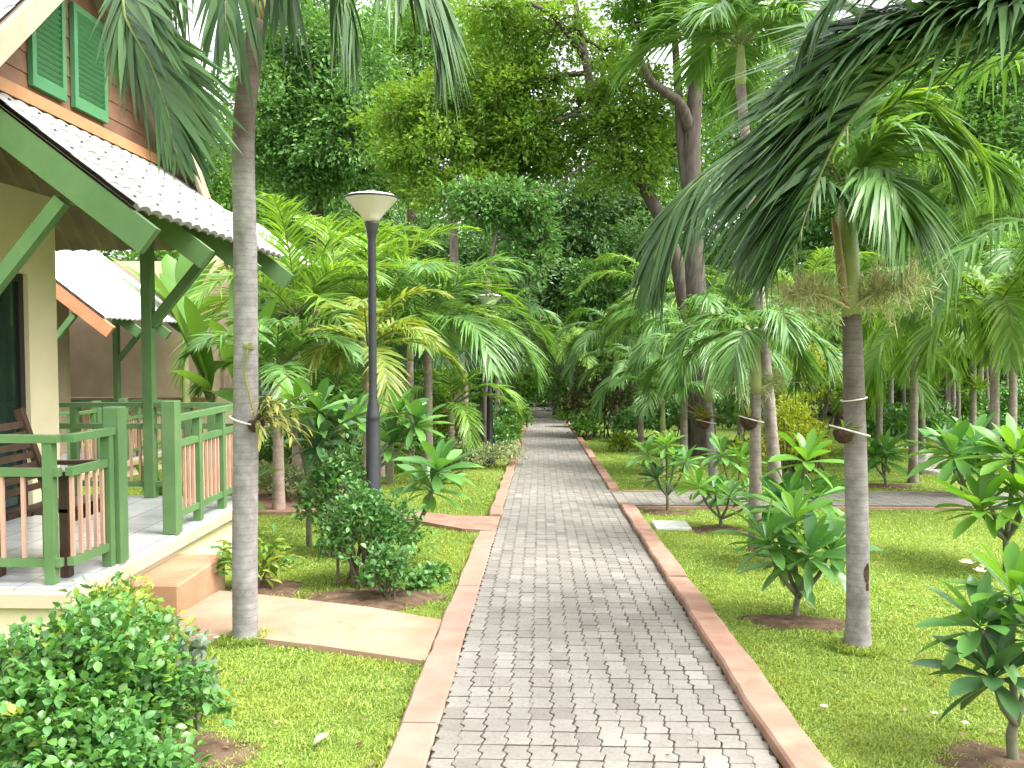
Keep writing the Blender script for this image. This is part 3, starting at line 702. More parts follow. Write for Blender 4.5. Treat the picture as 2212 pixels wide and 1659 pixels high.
def palm(label, base, top, r0=0.085, r1=0.06, mat='frond_mid', trunk='trunk', shaft=0.5, nf=9, flen=1.5, leaf=0.5, width=0.032, pairs=40,
         elev=(1.25, 0.15), droop=(1.6, 2.1), hang=0.5, name='palm_tree', group='garden palms', seed=0, infl=(), skip=None, az0=0.0, bend=0.0, shaftmat='shaft', v=0.35, stations=4, rr=0.014, flare=1.25):
    global rng
    keep = rng; rng = np.random.default_rng(1000 + seed)
    base = np.array(base, float); top = np.array(top, float)
    t = thing(name, label, 'palm tree', base, group)
    n = 24; u = np.linspace(0, 1, n); P = base + (top - base) * u[:, None]; P[:, 0] += bend * np.sin(np.pi * u)
    r = r0 + (r1 - r0) * u; r = r * (1 + (flare - 1) * np.exp(-u * 9)); r *= 1 + rng.normal(0, 0.012, n)
    P[0, 2] -= 0.1
    m = MB(); m.tube(P, r, 16); m.build('trunk', M[trunk], t)
    c = top
    if shaft > 0:
        m = MB(); S = top + np.outer(np.linspace(0, 1, 8), [0, 0, shaft]); m.tube(S, r1 * np.array([1.0, 1.12, 1.1, 1.0, 0.88, 0.74, 0.6, 0.45]), 14); m.build('crownshaft', M[shaftmat], t); c = S[-2]
    for i in range(nf):
        if skip and i in skip: continue
        az_ = az0 + i * 2.39996 + rng.normal(0, 0.12); q = (i + 0.5) / nf
        e0 = elev[0] + (elev[1] - elev[0]) * q + rng.normal(0, 0.08); dr = droop[0] + (droop[1] - droop[0]) * rng.random()
        frond(t, M[mat], arch(c, az_, e0, flen * rng.uniform(0.85, 1.1), dr), leaf, width, pairs, hang=hang, v=v, stations=stations, rr=rr)
    for (zz, azs, ln) in infl:
        sprays(t, top + np.array([0, 0, zz]), azs, ln)
    rng = keep
    return t

# left palm beside the walkway: crown above the picture
b = gr(530, 1385); bl = b
tp = at(548, 120, b[1] + 0.05)
pl = thing('palm_tree', 'tall grey ringed palm at the beige walkway corner with a tied orchid', 'palm tree', b, 'garden palms')
P = curve([b - [0, 0, 0.1], at(529, 1200, b[1]), at(531, 900, b[1]), at(530, 560, b[1] + 0.02), at(526, 290, b[1] + 0.04), at(546, 110, b[1] + 0.06), at(552, 40, b[1] + .06)], 40)
rr_ = np.interp(np.linspace(0, 1, 40), [0, 0.04, 0.3, 0.7, 0.82, 0.86, 1], [0.086, 0.076, 0.075, 0.064, 0.060, 0.05, 0.047])
m = MB(); m.tube(P, rr_, 20); m.build('trunk', M['trunkleft'], pl)
c0 = P[-1]; m = MB(); S = c0 + np.outer(np.linspace(0, 1, 7), [0.02, 0, 0.55]); m.tube(S, np.array([0.052, 0.075, 0.07, 0.062, 0.055, 0.045, 0.03]), 14); m.build('crownshaft', M['oldshaft'], pl)
cc = S[-2]; Yl = b[1]
def pxcurve(pts, n=18): return curve([at(*p) for p in pts], n)
Lr = curve([cc, at(420, -190, Yl - 0.3), at(300, -90, Yl - 0.7), at(268, 20, Yl - 1.0), at(325, 134, Yl - 1.15), at(362, 237, Yl - 1.22), at(378, 320, Yl - 1.25)], 22)
frond(pl, M['frond'], Lr, 0.68, 0.044, 66, up=(-0.25, -1, 0.15), v=0.05, ang=(1.0, 0.32), hang=0.20, start=0.36, rr=0.016, stations=5, sides=(-1,))
frond(pl, M['frond'], Lr + [0, 0.01, 0.004], 0.42, 0.044, 44, up=(-0.25, -1, 0.15), v=-0.2, ang=(0.45, 0.22), hang=0.35, start=0.40, rr=0.008, stations=5, sides=(1,))
frond(pl, M['frond'], curve([cc, at(440, -160, Yl - 0.2), at(370, -60, Yl - 0.4), at(335, 60, Yl - 0.5), at(345, 180, Yl - 0.5)], 20), 0.42, 0.04, 24, up=unit(np.array([-0.9, -0.3, 0.3])), v=-0.6, hang=0.6, start=0.3, stations=5)
frond(pl, M['frond'], curve([cc, at(600, -190, Yl + 0.1), at(690, -130, Yl + 0.2), at(745, -40, Yl + 0.2), at(760, 70, Yl + 0.2)], 20), 0.46, 0.04, 36, v=-0.3, hang=0.75, start=0.22, stations=5)
frond(pl, M['frond'], curve([cc, at(640, -230, Yl - 0.3), at(800, -190, Yl - 0.6), at(910, -90, Yl - 0.7), at(948, 30, Yl - 0.7), at(955, 110, Yl - 0.7)], 22), 0.52, 0.040, 60, v=-0.35, ang=(0.9, 0.3), hang=0.6, start=0.35, stations=5)
frond(pl, M['frond'], curve([cc, at(620, -240, Yl - 0.5), at(760, -240, Yl - 0.9), at(860, -150, Yl - 1.1), at(890, -50, Yl - 1.2)], 18), 0.5, 0.038, 32, v=-0.35, hang=0.6, start=0.35, stations=5)
frond(pl, M['frond'], curve([cc, at(530, -150, Yl - 0.3), at(505, -110, Yl - 0.6), at(490, -30, Yl - 0.75), at(486, 60, Yl - 0.8)], 16), 0.42, 0.042, 9, v=-0.6, ang=(0.7, 0.3), hang=0.7, start=0.35, stations=5)
frond(pl, M['frond'], curve([cc, at(575, -150, Yl - 0.3), at(600, -100, Yl - 0.5), at(612, -30, Yl - 0.6)], 14), 0.40, 0.042, 9, v=-0.6, ang=(0.7, 0.3), hang=0.8, start=0.35, stations=5)
frond(pl, M['frond'], curve([cc, at(640, -300, Yl + 0.5), at(720, -300, Yl + 1.2), at(760, -200, Yl + 1.8)], 14), 0.5, 0.04, 28, hang=0.6, stations=4)
frond(pl, M['frond'], curve([cc, at(450, -300, Yl + 0.5), at(380, -280, Yl + 1.2), at(330, -150, Yl + 1.8)], 14), 0.5, 0.04, 28, hang=0.6, stations=4)

# right palm in front of the lawn
b = gr(1853, 1403); Yr = b[1]
pr = thing('palm_tree', 'grey ringed palm on the right lawn with green crownshaft and pale flower sprays', 'palm tree', b, 'garden palms')
P = curve([b - [0, 0, 0.1], at(1853, 1350, Yr), at(1853, 1200, Yr), at(1846, 900, Yr), at(1840, 680, Yr)], 36)
m = MB(); m.tube(P, np.interp(np.linspace(0, 1, 36), [0, 0.08, 0.3, 0.7, 1], [0.094, 0.084, 0.067, 0.064, 0.054]), 20); m.build('trunk', M['trunkmix'], pr)
m = MB(); S = curve([at(1839, 684, Yr), at(1834, 600, Yr), at(1830, 520, Yr), at(1828, 462, Yr), at(1828, 420, Yr)], 12)
m.tube(S, np.interp(np.linspace(0, 1, 12), [0, 0.15, 0.4, 0.75, 1], [0.052, 0.060, 0.064, 0.050, 0.030]), 16); m.build('crownshaft', M['shaft'], pr)
m = MB(); S2 = curve([at(1826, 660, Yr - 0.05), at(1816, 580, Yr - 0.06), at(1806, 500, Yr - 0.06), at(1797, 470, Yr - 0.05)], 10)
m.tube(S2, np.array([0.02, 0.032, 0.036, 0.036, 0.034, 0.03, 0.028, 0.022, 0.014, 0.010]) * 0.72, 10); m.build('old_sheath', M['drysheath'], pr)
cr = S[-2]
sprays(pr, at(1838, 668, Yr - 0.04), [0.05, 0.5, 6.0], 0.40, 40, 9, elev=0.35)
sprays(pr, at(1838, 668, Yr - 0.04), [3.1, 3.5, 2.6], 0.40, 34, 8, elev=0.15)
A = lambda *pp: curve([cr] + [at(*p) for p in pp], 18)
FM, FD = M['frond_mid'], M['frond']
frond(pr, FM, A((1845, 300, Yr + 0.2), (1890, 200, Yr + 0.3), (1960, 150, Yr + 0.3), (2040, 190, Yr + 0.2)), 0.42, 0.03, 46, v=0.3, hang=0.35, stations=5)
frond(pr, FM, A((1870, 330, Yr - 0.1), (1930, 280, Yr - 0.2), (2010, 300, Yr - 0.3), (2070, 400, Yr - 0.35)), 0.42, 0.03, 48, v=0.1, hang=0.5, stations=5)
frond(pr, FM, A((1860, 380, Yr - 0.1), (1900, 360, Yr - 0.25), (1950, 400, Yr - 0.4), (1975, 480, Yr - 0.45)), 0.40, 0.03, 40, v=-0.2, hang=0.6, stations=5)
frond(pr, FM, A((1830, 300, Yr + 0.1), (1830, 190, Yr + 0.2), (1870, 110, Yr + 0.4), (1950, 70, Yr + 0.5)), 0.40, 0.03, 42, v=0.3, hang=0.3, stations=5)
frond(pr, FM, A((1800, 370, Yr + 0.2), (1775, 300, Yr + 0.35), (1720, 270, Yr + 0.5), (1660, 310, Yr + 0.6)), 0.42, 0.03, 44, v=0.1, hang=0.5, stations=5)
frond(pr, FD, A((1800, 360, Yr - 0.1), (1730, 310, Yr - 0.2), (1600, 330, Yr - 0.25), (1480, 420, Yr - 0.3), (1420, 540, Yr - 0.3), (1400, 620, Yr - 0.3)), 0.46, 0.03, 64, up=unit(np.array([-0.3, -0.4, 0.8])), v=-0.25, ang=(0.9, 0.25), hang=0.45, start=0.22, stations=5)
frond(pr, FD, A((1790, 400, Yr - 0.2), (1740, 380, Yr - 0.3), (1660, 440, Yr - 0.4), (1610, 560, Yr - 0.45)), 0.42, 0.03, 46, v=-0.35, hang=0.55, stations=5)
frond(pr, FM, A((1790, 330, Yr), (1770, 240, Yr), (1790, 160, Yr + 0.1), (1850, 120, Yr + 0.2)), 0.42, 0.032, 46, v=0.25, hang=0.4, stations=5)
frond(pr, M['frond_lit'], A((1860, 310, Yr + 0.1), (1920, 230, Yr + 0.1), (2000, 230, Yr), (2080, 310, Yr)), 0.44, 0.032, 50, v=0.15, hang=0.45, stations=5)
frond(pr, FM, A((1870, 390, Yr - 0.2), (1915, 390, Yr - 0.4), (1945, 450, Yr - 0.5)), 0.42, 0.032, 40, v=-0.1, hang=0.6, stations=5)
frond(pr, FM, A((1850, 360, Yr + 0.3), (1900, 300, Yr + 0.7), (1950, 330, Yr + 1.0)), 0.42, 0.03, 40, v=0.1, hang=0.5)
frond(pr, FM, A((1880, 360, Yr + 0.15), (1990, 310, Yr + 0.3), (2110, 330, Yr + 0.4), (2190, 420, Yr + 0.4)), 0.42, 0.03, 46, v=0.0, hang=0.5)

# near palm whose trunk stands outside the picture on the right: its long dark frond crosses the corner
b = np.array([3.35, 4.3, float(zg(4.3))])
pn = thing('palm_tree', 'near palm mostly outside the picture, its dark drooping frond filling the upper right corner', 'palm tree', b, 'garden palms')
tp = np.array([3.3, 4.2, 2.62])
m = MB(); m.tube(curve([b - [0, 0, 0.1], (b + tp) / 2 + [0.05, 0, 0], tp], 20), np.linspace(0.09, 0.06, 20), 16); m.build('trunk', M['trunk'], pn)
m = MB(); m.tube(tp + np.outer(np.linspace(0, 1, 8), [0, 0, 0.5]), 0.06 * np.array([1, 1.1, 1.08, 1, 0.9, 0.8, 0.7, 0.5]), 14); m.build('crownshaft', M['shaft'], pn)
cn = tp + [0, 0, 0.45]
Rb = curve([cn, at(2290, 60, 4.0), at(2120, 85, 3.8), at(2000, 118, 3.7), at(1900, 185, 3.65), at(1815, 290, 3.6), at(1768, 385, 3.6), at(1742, 460, 3.6), at(1722, 525, 3.6)], 34)
Tn = unit(np.gradient(Rb, axis=0)); vw = unit(Rb - np.array([0, 0, CAMZ]))
Un = unit(np.cross(vw, Tn)); Un = np.where((Un[:, :1] * -1 + Un[:, 2:] > 0), Un, -Un)   # outer side of the bend
frond(pn, FD, Rb, 0.84, 0.036, 160, up=unit(Un + np.array([0, -0.25, 0])), v=1.0, ang=(0.60, 0.72), hang=0.40, start=0.06, rr=0.017, jit=0.12, stations=5)
frond(pn, FD, Rb + [0, 0.05, 0.012], 0.9, 0.034, 110, up=unit(Un + np.array([0, -0.9, 0])), v=0.7, ang=(0.5, 0.6), hang=0.5, start=0.06, rr=0.010, jit=0.14, stations=5, sides=(1,))
frond(pn, FD, curve([cn, at(2330, -60, 3.9), at(2150, -110, 3.6), at(1950, -100, 3.5), at(1820, -20, 3.45), at(1740, 90, 3.45)], 24), 0.5, 0.036, 46, v=-0.1, hang=0.4, start=0.2, stations=5)
frond(pn, FD, curve([cn, at(2300, 20, 3.9), at(2130, 30, 3.7), at(1980, 50, 3.6), at(1860, 100, 3.55), at(1770, 180, 3.5)], 24), 0.75, 0.036, 100, up=(-0.4, -0.35, 0.85), v=0.5, ang=(0.55, 0.5), hang=0.45, start=0.08, stations=5)
frond(pn, FM, curve([cn, at(2300, 110, 4.6), at(2180, 130, 5.0), at(2060, 160, 5.4), at(1950, 230, 5.6), at(1880, 310, 5.7)], 22), 0.42, 0.03, 46, v=0.2, hang=0.5, start=0.2, stations=5)
for az_, e0 in ((0.2, 0.6), (1.2, 0.9), (5.2, 0.5)):
    frond(pn, FD, arch(cn, az_, e0, 1.7, 1.7), 0.5, 0.034, 36, hang=0.5)

def gp(px, Y): return gy(px, Y)
def tpz(px, py, Y): return at(px, py, Y)
palm('slim palm on the right lawn behind the frangipanis, tied pot and drooping dark fronds', gp(1635, 8.28), tpz(1632, 850, 8.28), 0.062, 0.048, 'frond_mid', 'trunkdark', 0.62, 10, 0.95, 0.34, 0.026, 40, (1.0, 0.1), (1.9, 2.6), 0.6, seed=2, infl=((0.02, [0.3, 3.4, 1.0], 0.34),))
palm('palm with pale stem standing before the wide brown tree trunk', gp(1545, 13.0), tpz(1530, 870, 13.0), 0.07, 0.055, 'frond_mid', 'trunk', 0.75, 11, 1.3, 0.5, 0.034, 36, (1.2, 0.2), (1.7, 2.4), 0.65, seed=3)
palm('young yellow-stemmed palm between the side path and the main path', gp(1432, 15.0), tpz(1432, 930, 15.0), 0.045, 0.04, 'frond_mid', 'shaft', 0.6, 9, 1.15, 0.42, 0.03, 32, (1.35, 0.5), (1.2, 1.9), 0.4, seed=4)
palm('tall palm behind the dark frond, tufted crown against the sky by the forked tree', gp(1690, 9.0), tpz(1600, 185, 9.0), 0.065, 0.05, 'frond_mid', 'trunkdark', 0.45, 12, 1.25, 0.5, 0.036, 40, (1.4, 0.2), (1.3, 2.0), 0.5, seed=5)
# right-hand grove
for k, (lab, px, Y, py, fl, mt, tk) in enumerate((
    ('first of the grove palms, feathery crown right of the flowering palm', 1925, 21, 690, 2.2, 'frond_mid', 'trunk'),
    ('grove palm with straight grey trunk left of the pale rock', 1993, 19, 660, 2.1, 'frond_mid', 'trunk'),
    ('grove palm with a bromeliad perched on its pale trunk', 2103, 18, 740, 1.9, 'frond_lit', 'trunk'),
    ('leafy grove palm over the frangipanis near the right edge', 2190, 15, 600, 1.9, 'frond_mid', 'trunkdark'),
    ('grove palm with low crown behind the chartreuse shrub', 1760, 19, 720, 1.9, 'frond_mid', 'trunkdark'),
    ('grove palm with leaning brown stem above the chartreuse shrub', 1735, 22, 640, 2.3, 'frond_lit', 'trunkpink'),
    ('far grove palm with light crown in front of the dark hedge', 2060, 26, 600, 2.5, 'frond_lit', 'trunkdark'),
    ('lime-green palm rising over the bright frangipani at the right edge', 2150, 12, 700, 1.7, 'frond_lit', 'trunkdark'),
    ('palm with drooping lime fronds between the flowering palm and the rock', 1975, 14, 720, 1.7, 'frond_lit', 'trunkdark'),
    ('palm reaching in from the right edge with long level fronds', 2290, 10.5, 520, 1.9, 'frond_mid', 'trunkdark'),
    ('low dense palm filling the gap right of the slim palm', 1690, 17, 760, 1.7, 'frond_mid', 'trunkdark'),
    ('low dense palm behind the pot on the flowering palm', 1900, 17, 800, 1.5, 'frond_lit', 'trunkdark'),
    ('broad palm over the dark hedge near the right edge', 2120, 24, 620, 2.4, 'frond_mid', 'trunkdark'),
    ('broad palm right of the wide brown trunk', 1600, 21, 700, 2.0, 'frond_mid', 'trunkdark'),
    ('full low palm in front of the forked brown trunk', 1478, 15.5, 720, 1.55, 'frond_mid', 'trunkdark'),
    ('full palm between the forked trunk and the leaning tree', 1425, 24, 640, 2.3, 'frond_lit', 'trunkdark'),
    ('farthest grove palm at the back of the right lawn', 1850, 28, 600, 2.5, 'frond_mid', 'trunkdark'),
    ('short palm under the arching frond right of the path', 1385, 20, 800, 1.5, 'frond_mid', 'trunkdark'),
    ('bushy palm overhanging the right edge of the far path', 1330, 25, 720, 1.9, 'frond_mid', 'trunkdark'),
    ('pale-leaved palm low over the far end of the path', 1235, 33, 740, 2.0, 'frond_lit', 'trunkdark'),
    )):
    palm(lab, gp(px, Y), tpz(px, py + 45, Y), 0.070, 0.055, mt, 'trunkdark' if k % 3 else tk, 0.5, 13, fl * 1.1, fl * 0.30, 0.042, 38, (1.25, 0.1), (1.5, 2.3), 0.55, seed=20 + k)
# left-hand grove
for k, (lab, px, Y, py, fl, mt, tk, nf, hang, el) in enumerate((
    ('golden-leaved palm behind the lamp post, drooping yellow fronds', 795, 11.0, 800, 1.35, 'frond_yel', 'trunkpink', 11, 0.35, (1.25, 0.0)),
    ('areca palm left of the lamp shade with upright lime fronds', 640, 13.0, 720, 2.3, 'frond_lit', 'trunkpink', 13, 0.3, (1.45, 0.35)),
    ('areca palm right behind the lamp shade', 820, 14.5, 740, 2.6, 'frond_lit', 'trunkpink', 14, 0.3, (1.5, 0.3)),
    ('pinkish-trunked palm between the lamp and the variegated hedge', 886, 16.0, 760, 2.3, 'frond_mid', 'trunkpink', 12, 0.4, (1.4, 0.3)),
    ('arching palm whose fronds lean over the lawn right of the lamp', 925, 13.5, 740, 2.1, 'frond_mid', 'trunkdark', 14, 0.45, (1.35, 0.2)),
    ('dark palm left of the far path above the second lamp', 1005, 19, 740, 2.3, 'frond', 'trunkpink', 12, 0.5, (1.3, 0.1)),
    ('palm in the shade at the far left edge of the path', 1075, 27, 720, 2.4, 'frond_mid', 'trunkdark', 11, 0.5, (1.3, 0.1)),
    ('small palm behind the banana leaves and the tall grey palm', 600, 10.5, 860, 1.4, 'frond_mid', 'trunkpink', 12, 0.35, (1.4, 0.3)),
    ('low palm behind the frangipani with the dark drooping leaves', 735, 12.5, 930, 1.6, 'frond_mid', 'trunkpink', 12, 0.35, (1.45, 0.2)),
    ('low lime palm in the undergrowth left of the second lamp', 975, 16.5, 900, 1.5, 'frond_lit', 'trunkpink', 11, 0.35, (1.4, 0.2)),
    ('areca palm in the gap between the areca crowns and the dark tree', 730, 17.0, 690, 2.8, 'frond_lit', 'trunkpink', 13, 0.3, (1.5, 0.4)),
    )):
    palm(lab, gp(px, Y), tpz(px, py + 20, Y), 0.075, 0.06, mt, tk, 0.45, nf, fl, fl * 0.30, 0.038, 32, el, (1.3, 2.0), hang, seed=50 + k)

# ------------------------------------------------------------------ pots and ropes tied to the palms
def tied_pot(label, c, r, trunk_c, trunk_r, leaves=None, nleaf=8, ll=0.15):
    t = thing('tied_pot', label, 'plant pot', c)
    m = MB(); m.lathe(c, [(r * 0.35, -r * 1.0), (r * 0.75, -r * 0.7), (r * 1.0, -r * 0.1), (r * 1.02, r * 0.15), (r * 0.8, r * 0.35), (r * 0.3, r * 0.4)], 14); m.build('pot', M['pot'], t)
    m = MB(); a = np.linspace(0, 2 * np.pi, 25); x0_, x1_ = min(c[0] - r, trunk_c[0] - trunk_r), max(c[0] + r, trunk_c[0] + trunk_r); y0_, y1_ = min(c[1] - r, trunk_c[1] - trunk_r), max(c[1] + r, trunk_c[1] + trunk_r)
    cx, cy, rx, ry = (x0_ + x1_) / 2, (y0_ + y1_) / 2, (x1_ - x0_) / 2 + 0.004, (y1_ - y0_) / 2 + 0.004
    m.tube(np.stack([cx + rx * np.cos(a), cy + ry * np.sin(a), c[2] - 0.03 * np.cos(a) + 0.01], 1), 0.0055, 5, 0, False); m.build('rope', M['rope'], t)
    if leaves:
        m = MB(); az_ = rng.random(nleaf) * 6.28; e = rng.uniform(0.2, 1.2, nleaf)
        D = np.stack([np.cos(az_) * np.cos(e), np.sin(az_) * np.cos(e), np.sin(e)], 1)
        m.straps(np.tile(np.array(c) + [0, 0, r * 0.3], (nleaf, 1)), D, rng.uniform(0.6, 1.2, nleaf) * ll, ll * 0.14, 0.3, 0.3); m.build('leaves', M[leaves], t)
    return t
c = at(1822, 935, Yr - 0.07); tc_ = at(1846, 935, Yr)
tied_pot('coir pot roped to the flowering palm on the right lawn', c, 0.06, tc_, 0.066, 'straplit', 6, 0.12)
m = MB(); a = np.linspace(0, 2 * np.pi, 25); q = at(1844, 862, Yr)
m.tube(np.stack([q[0] + 0.072 * np.cos(a), q[1] + 0.072 * np.sin(a), q[2] + 0.012 * np.cos(a)], 1), 0.0045, 5, 0, False)
tag(m.build('rope_tie', M['rope']), 'upper white rope tied round the flowering palm above its pot', 'rope')
c = at(1618, 908, 8.2); tied_pot('dark pot roped to the slim palm behind the frangipanis', c, 0.085, at(1633, 908, 8.28), 0.05, 'orchid', 8, 0.2)
c = at(1520, 912, 12.9); tied_pot('small planted basket roped to the palm before the brown trunk', c, 0.10, at(1535, 912, 13), 0.06, 'orchid', 30, 0.42)
c = at(553, 915, Yl - 0.085); op = tied_pot('orchid clump roped to the tall grey palm beside the walkway', c, 0.052, at(531, 915, Yl), 0.075, None)
m = MB()
for i in range(24):
    az_ = rng.uniform(-1.2, 1.3); P = arch(c, az_, rng.uniform(0.1, 1.3), rng.uniform(0.15, 0.40), rng.uniform(0.4, 1.4), 7)
    m.tube(P, np.linspace(0.006, 0.004, 7), 5, 1)
    k = 6; id_ = rng.integers(2, 7, k); dd = unit(np.gradient(P, axis=0)[id_] + rng.normal(0, 0.02, (k, 3)))
    m.straps(P[id_], dd, rng.uniform(0.05, 0.10, k), 0.018, 0.4, 0.3)
m.build('leaves', [M['orchid'], M['stem']], op)
P = curve([c + [0.0, -0.0, 0.0], at(538, 850, Yl - 0.09), at(528, 800, Yl - 0.09), at(536, 755, Yl - 0.10)], 10)
m = MB(); m.tube(P, 0.006, 5)
k = 8; az_ = rng.random(k) * 6.28; m.straps(np.tile(P[-1], (k, 1)), np.stack([np.cos(az_), np.sin(az_) * .6, rng.uniform(0, 0.8, k)], 1), 0.09, 0.02, 0.3, 0.2); m.build('shoot', M['orchid'], op)
br = at(2108, 830, 17.8)
t = thing('bromeliad', 'lime bromeliad rosette perched on the pale grove palm trunk', 'plant', br)
m = MB(); k = 26; az_ = rng.random(k) * 6.28; e = rng.uniform(0.1, 1.3, k)
m.straps(np.tile(br - [0, 0.1, 0.1], (k, 1)), np.stack([np.cos(az_) * np.cos(e), np.sin(az_) * np.cos(e), np.sin(e)], 1), rng.uniform(0.35, 0.6, k), 0.09, 0.35, 0.3); m.build('leaves', M['straplit'], t)
# dark scars on the right palm trunk
for (px, py, sx, sy) in ((1866, 1232, 9, 22), (1868, 1262, 7, 9)):
    q = at(px, py, Yr); ax = at(1853, py, Yr); d = unit(q - ax + np.array([0, -0.06, 0]))
    m = MB(); cpt = np.array([ax[0], ax[1], q[2]]) + d * 0.073; side = unit(np.cross(d, [0, 0, 1]))
    ang_ = np.linspace(0, 2 * np.pi, 14, endpoint=False); k_ = Yr / F
    V = [cpt + side * sx * k_ * math.cos(a_) * (1 - 0.35 * (math.sin(a_) > 0.5)) + np.array([0, 0, 1]) * sy * k_ * math.sin(a_) - d * 0.012 * math.cos(a_) ** 2 for a_ in ang_]
    m.add(V + [cpt + d * 0.004], [[i, (i + 1) % 14, 14] for i in range(14)]); m.build('scar', M['pot'], pr)

# ------------------------------------------------------------------ frangipanis
PLUM = (0.10, 0.34, 0.66, 0.92, 1.0, 0.78, 0.10)
def frangipani(label, base, tips, leaf=0.30, mat='plum', n=16, seed=0, group='young frangipanis on the lawn', stemr=0.022, fork=0.35, dark=(), lit=(), flowers=()):
    global rng
    keep = rng; rng = np.random.default_rng(3000 + seed)
    base = np.array(base, float); t = thing('frangipani', label, 'shrub', base, group)
    tips = [np.array(q, float) for q in tips]
    mean = np.mean(tips, axis=0); fk = base + (mean - base) * fork; fk[:2] = base[:2] + (mean - base)[:2] * fork * 0.4
    m = MB(); m.tube(curve([base - [0, 0, 0.06], (base + fk) / 2 + rng.normal(0, 0.01, 3), fk], 8), np.linspace(stemr, stemr * 0.8, 8), 9)
    for q in tips:
        mid = fk + (q - fk) * 0.5; mid[:2] += (q - fk)[:2] * 0.15; mid[2] -= 0.05 * np.linalg.norm(q - fk)
        m.tube(curve([fk - [0, 0, 0.02], mid, q], 9), np.linspace(stemr * 0.7, stemr * 0.5, 9), 8)
    m.build('branches', M['greystem'], t)
    for i, q in enumerate(tips):
        mm = MB(); k = n + 4 + int(rng.integers(-2, 4)); az_ = np.arange(k) * 2.4 + rng.random(); u = np.linspace(0, 1, k)
        e = 1.15 - 1.55 * u ** 0.9 + rng.normal(0, 0.12, k)
        ax = unit(q - fk) * 0.5 + np.array([0, 0, 0.5])
        D = np.stack([np.cos(az_) * np.cos(e), np.sin(az_) * np.cos(e), np.sin(e)], 1) + ax * [0.35, 0.35, 0.0]
        B = q + unit(q - fk) * ((1 - u)[:, None] * 0.06 - 0.02)
        L = 1.15 * leaf * (0.62 + 0.38 * np.sin(np.pi * (0.15 + 0.75 * u))) * rng.uniform(0.85, 1.12, k)
        mm.straps(B, D, L, L * 0.265, 0.10 + 0.30 * u * rng.random(k), 0.32, PLUM, roll=0.25)
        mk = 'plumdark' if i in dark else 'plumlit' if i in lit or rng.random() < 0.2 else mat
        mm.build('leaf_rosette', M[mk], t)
    for q in flowers:
        mm = MB(); k = 5; a_ = np.arange(k) * 1.2566
        for c_ in range(3):
            oc = np.array(q) + rng.normal(0, 0.012, 3)
            mm.straps(np.tile(oc, (k, 1)), np.stack([np.cos(a_), np.sin(a_) - 0.6, np.full(k, 0.6)], 1), 0.026, 0.018, 0.1, 0.3, (0.3, 1, 0.9, 0.2))
        mm.build('blossom', M['flower'], t)
    rng = keep
    return t
def FR(label, basepx, tippx, Y=None, **k):
    b = gr(*basepx) if Y is None else gy(basepx[0], Y)
    return frangipani(label, b, [at(a, c, b[1] + d) for a, c, d in tippx], **k)
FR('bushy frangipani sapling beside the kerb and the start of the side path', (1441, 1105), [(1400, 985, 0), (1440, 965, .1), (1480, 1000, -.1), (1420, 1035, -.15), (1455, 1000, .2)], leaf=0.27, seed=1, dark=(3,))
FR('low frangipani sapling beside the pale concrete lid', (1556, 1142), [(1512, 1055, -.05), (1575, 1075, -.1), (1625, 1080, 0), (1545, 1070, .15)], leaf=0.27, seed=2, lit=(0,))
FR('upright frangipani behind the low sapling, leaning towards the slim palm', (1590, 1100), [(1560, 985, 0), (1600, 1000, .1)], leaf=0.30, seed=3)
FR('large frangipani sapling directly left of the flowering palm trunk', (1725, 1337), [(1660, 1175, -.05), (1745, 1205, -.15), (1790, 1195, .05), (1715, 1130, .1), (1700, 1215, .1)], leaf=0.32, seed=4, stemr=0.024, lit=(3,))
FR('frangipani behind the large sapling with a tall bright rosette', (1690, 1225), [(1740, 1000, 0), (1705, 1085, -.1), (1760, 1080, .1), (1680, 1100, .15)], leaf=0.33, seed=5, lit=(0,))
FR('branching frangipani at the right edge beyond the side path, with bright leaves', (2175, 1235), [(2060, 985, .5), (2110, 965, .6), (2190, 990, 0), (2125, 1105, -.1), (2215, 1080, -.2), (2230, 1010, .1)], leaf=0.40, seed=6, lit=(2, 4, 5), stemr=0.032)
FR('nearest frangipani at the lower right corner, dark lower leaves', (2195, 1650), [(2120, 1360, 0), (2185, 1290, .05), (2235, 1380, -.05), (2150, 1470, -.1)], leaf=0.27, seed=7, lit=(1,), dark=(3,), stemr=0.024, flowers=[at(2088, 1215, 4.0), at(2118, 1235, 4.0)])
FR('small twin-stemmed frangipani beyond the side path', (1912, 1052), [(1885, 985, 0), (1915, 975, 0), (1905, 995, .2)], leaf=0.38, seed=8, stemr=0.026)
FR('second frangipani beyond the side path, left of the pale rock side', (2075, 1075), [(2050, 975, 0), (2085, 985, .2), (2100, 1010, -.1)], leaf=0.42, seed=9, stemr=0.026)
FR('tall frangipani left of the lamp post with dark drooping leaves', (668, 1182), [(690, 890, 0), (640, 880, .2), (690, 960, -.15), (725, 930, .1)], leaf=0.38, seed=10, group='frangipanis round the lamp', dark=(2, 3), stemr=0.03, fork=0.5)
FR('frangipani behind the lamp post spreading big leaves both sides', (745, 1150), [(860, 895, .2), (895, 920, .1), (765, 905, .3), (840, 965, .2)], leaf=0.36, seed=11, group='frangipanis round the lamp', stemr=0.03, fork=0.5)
FR('frangipani right of the lamp post, one wide rosette over the lawn', (860, 1225), [(945, 1020, -.1), (930, 1060, .1)], leaf=0.37, seed=12, group='frangipanis round the lamp', stemr=0.028, fork=0.3)

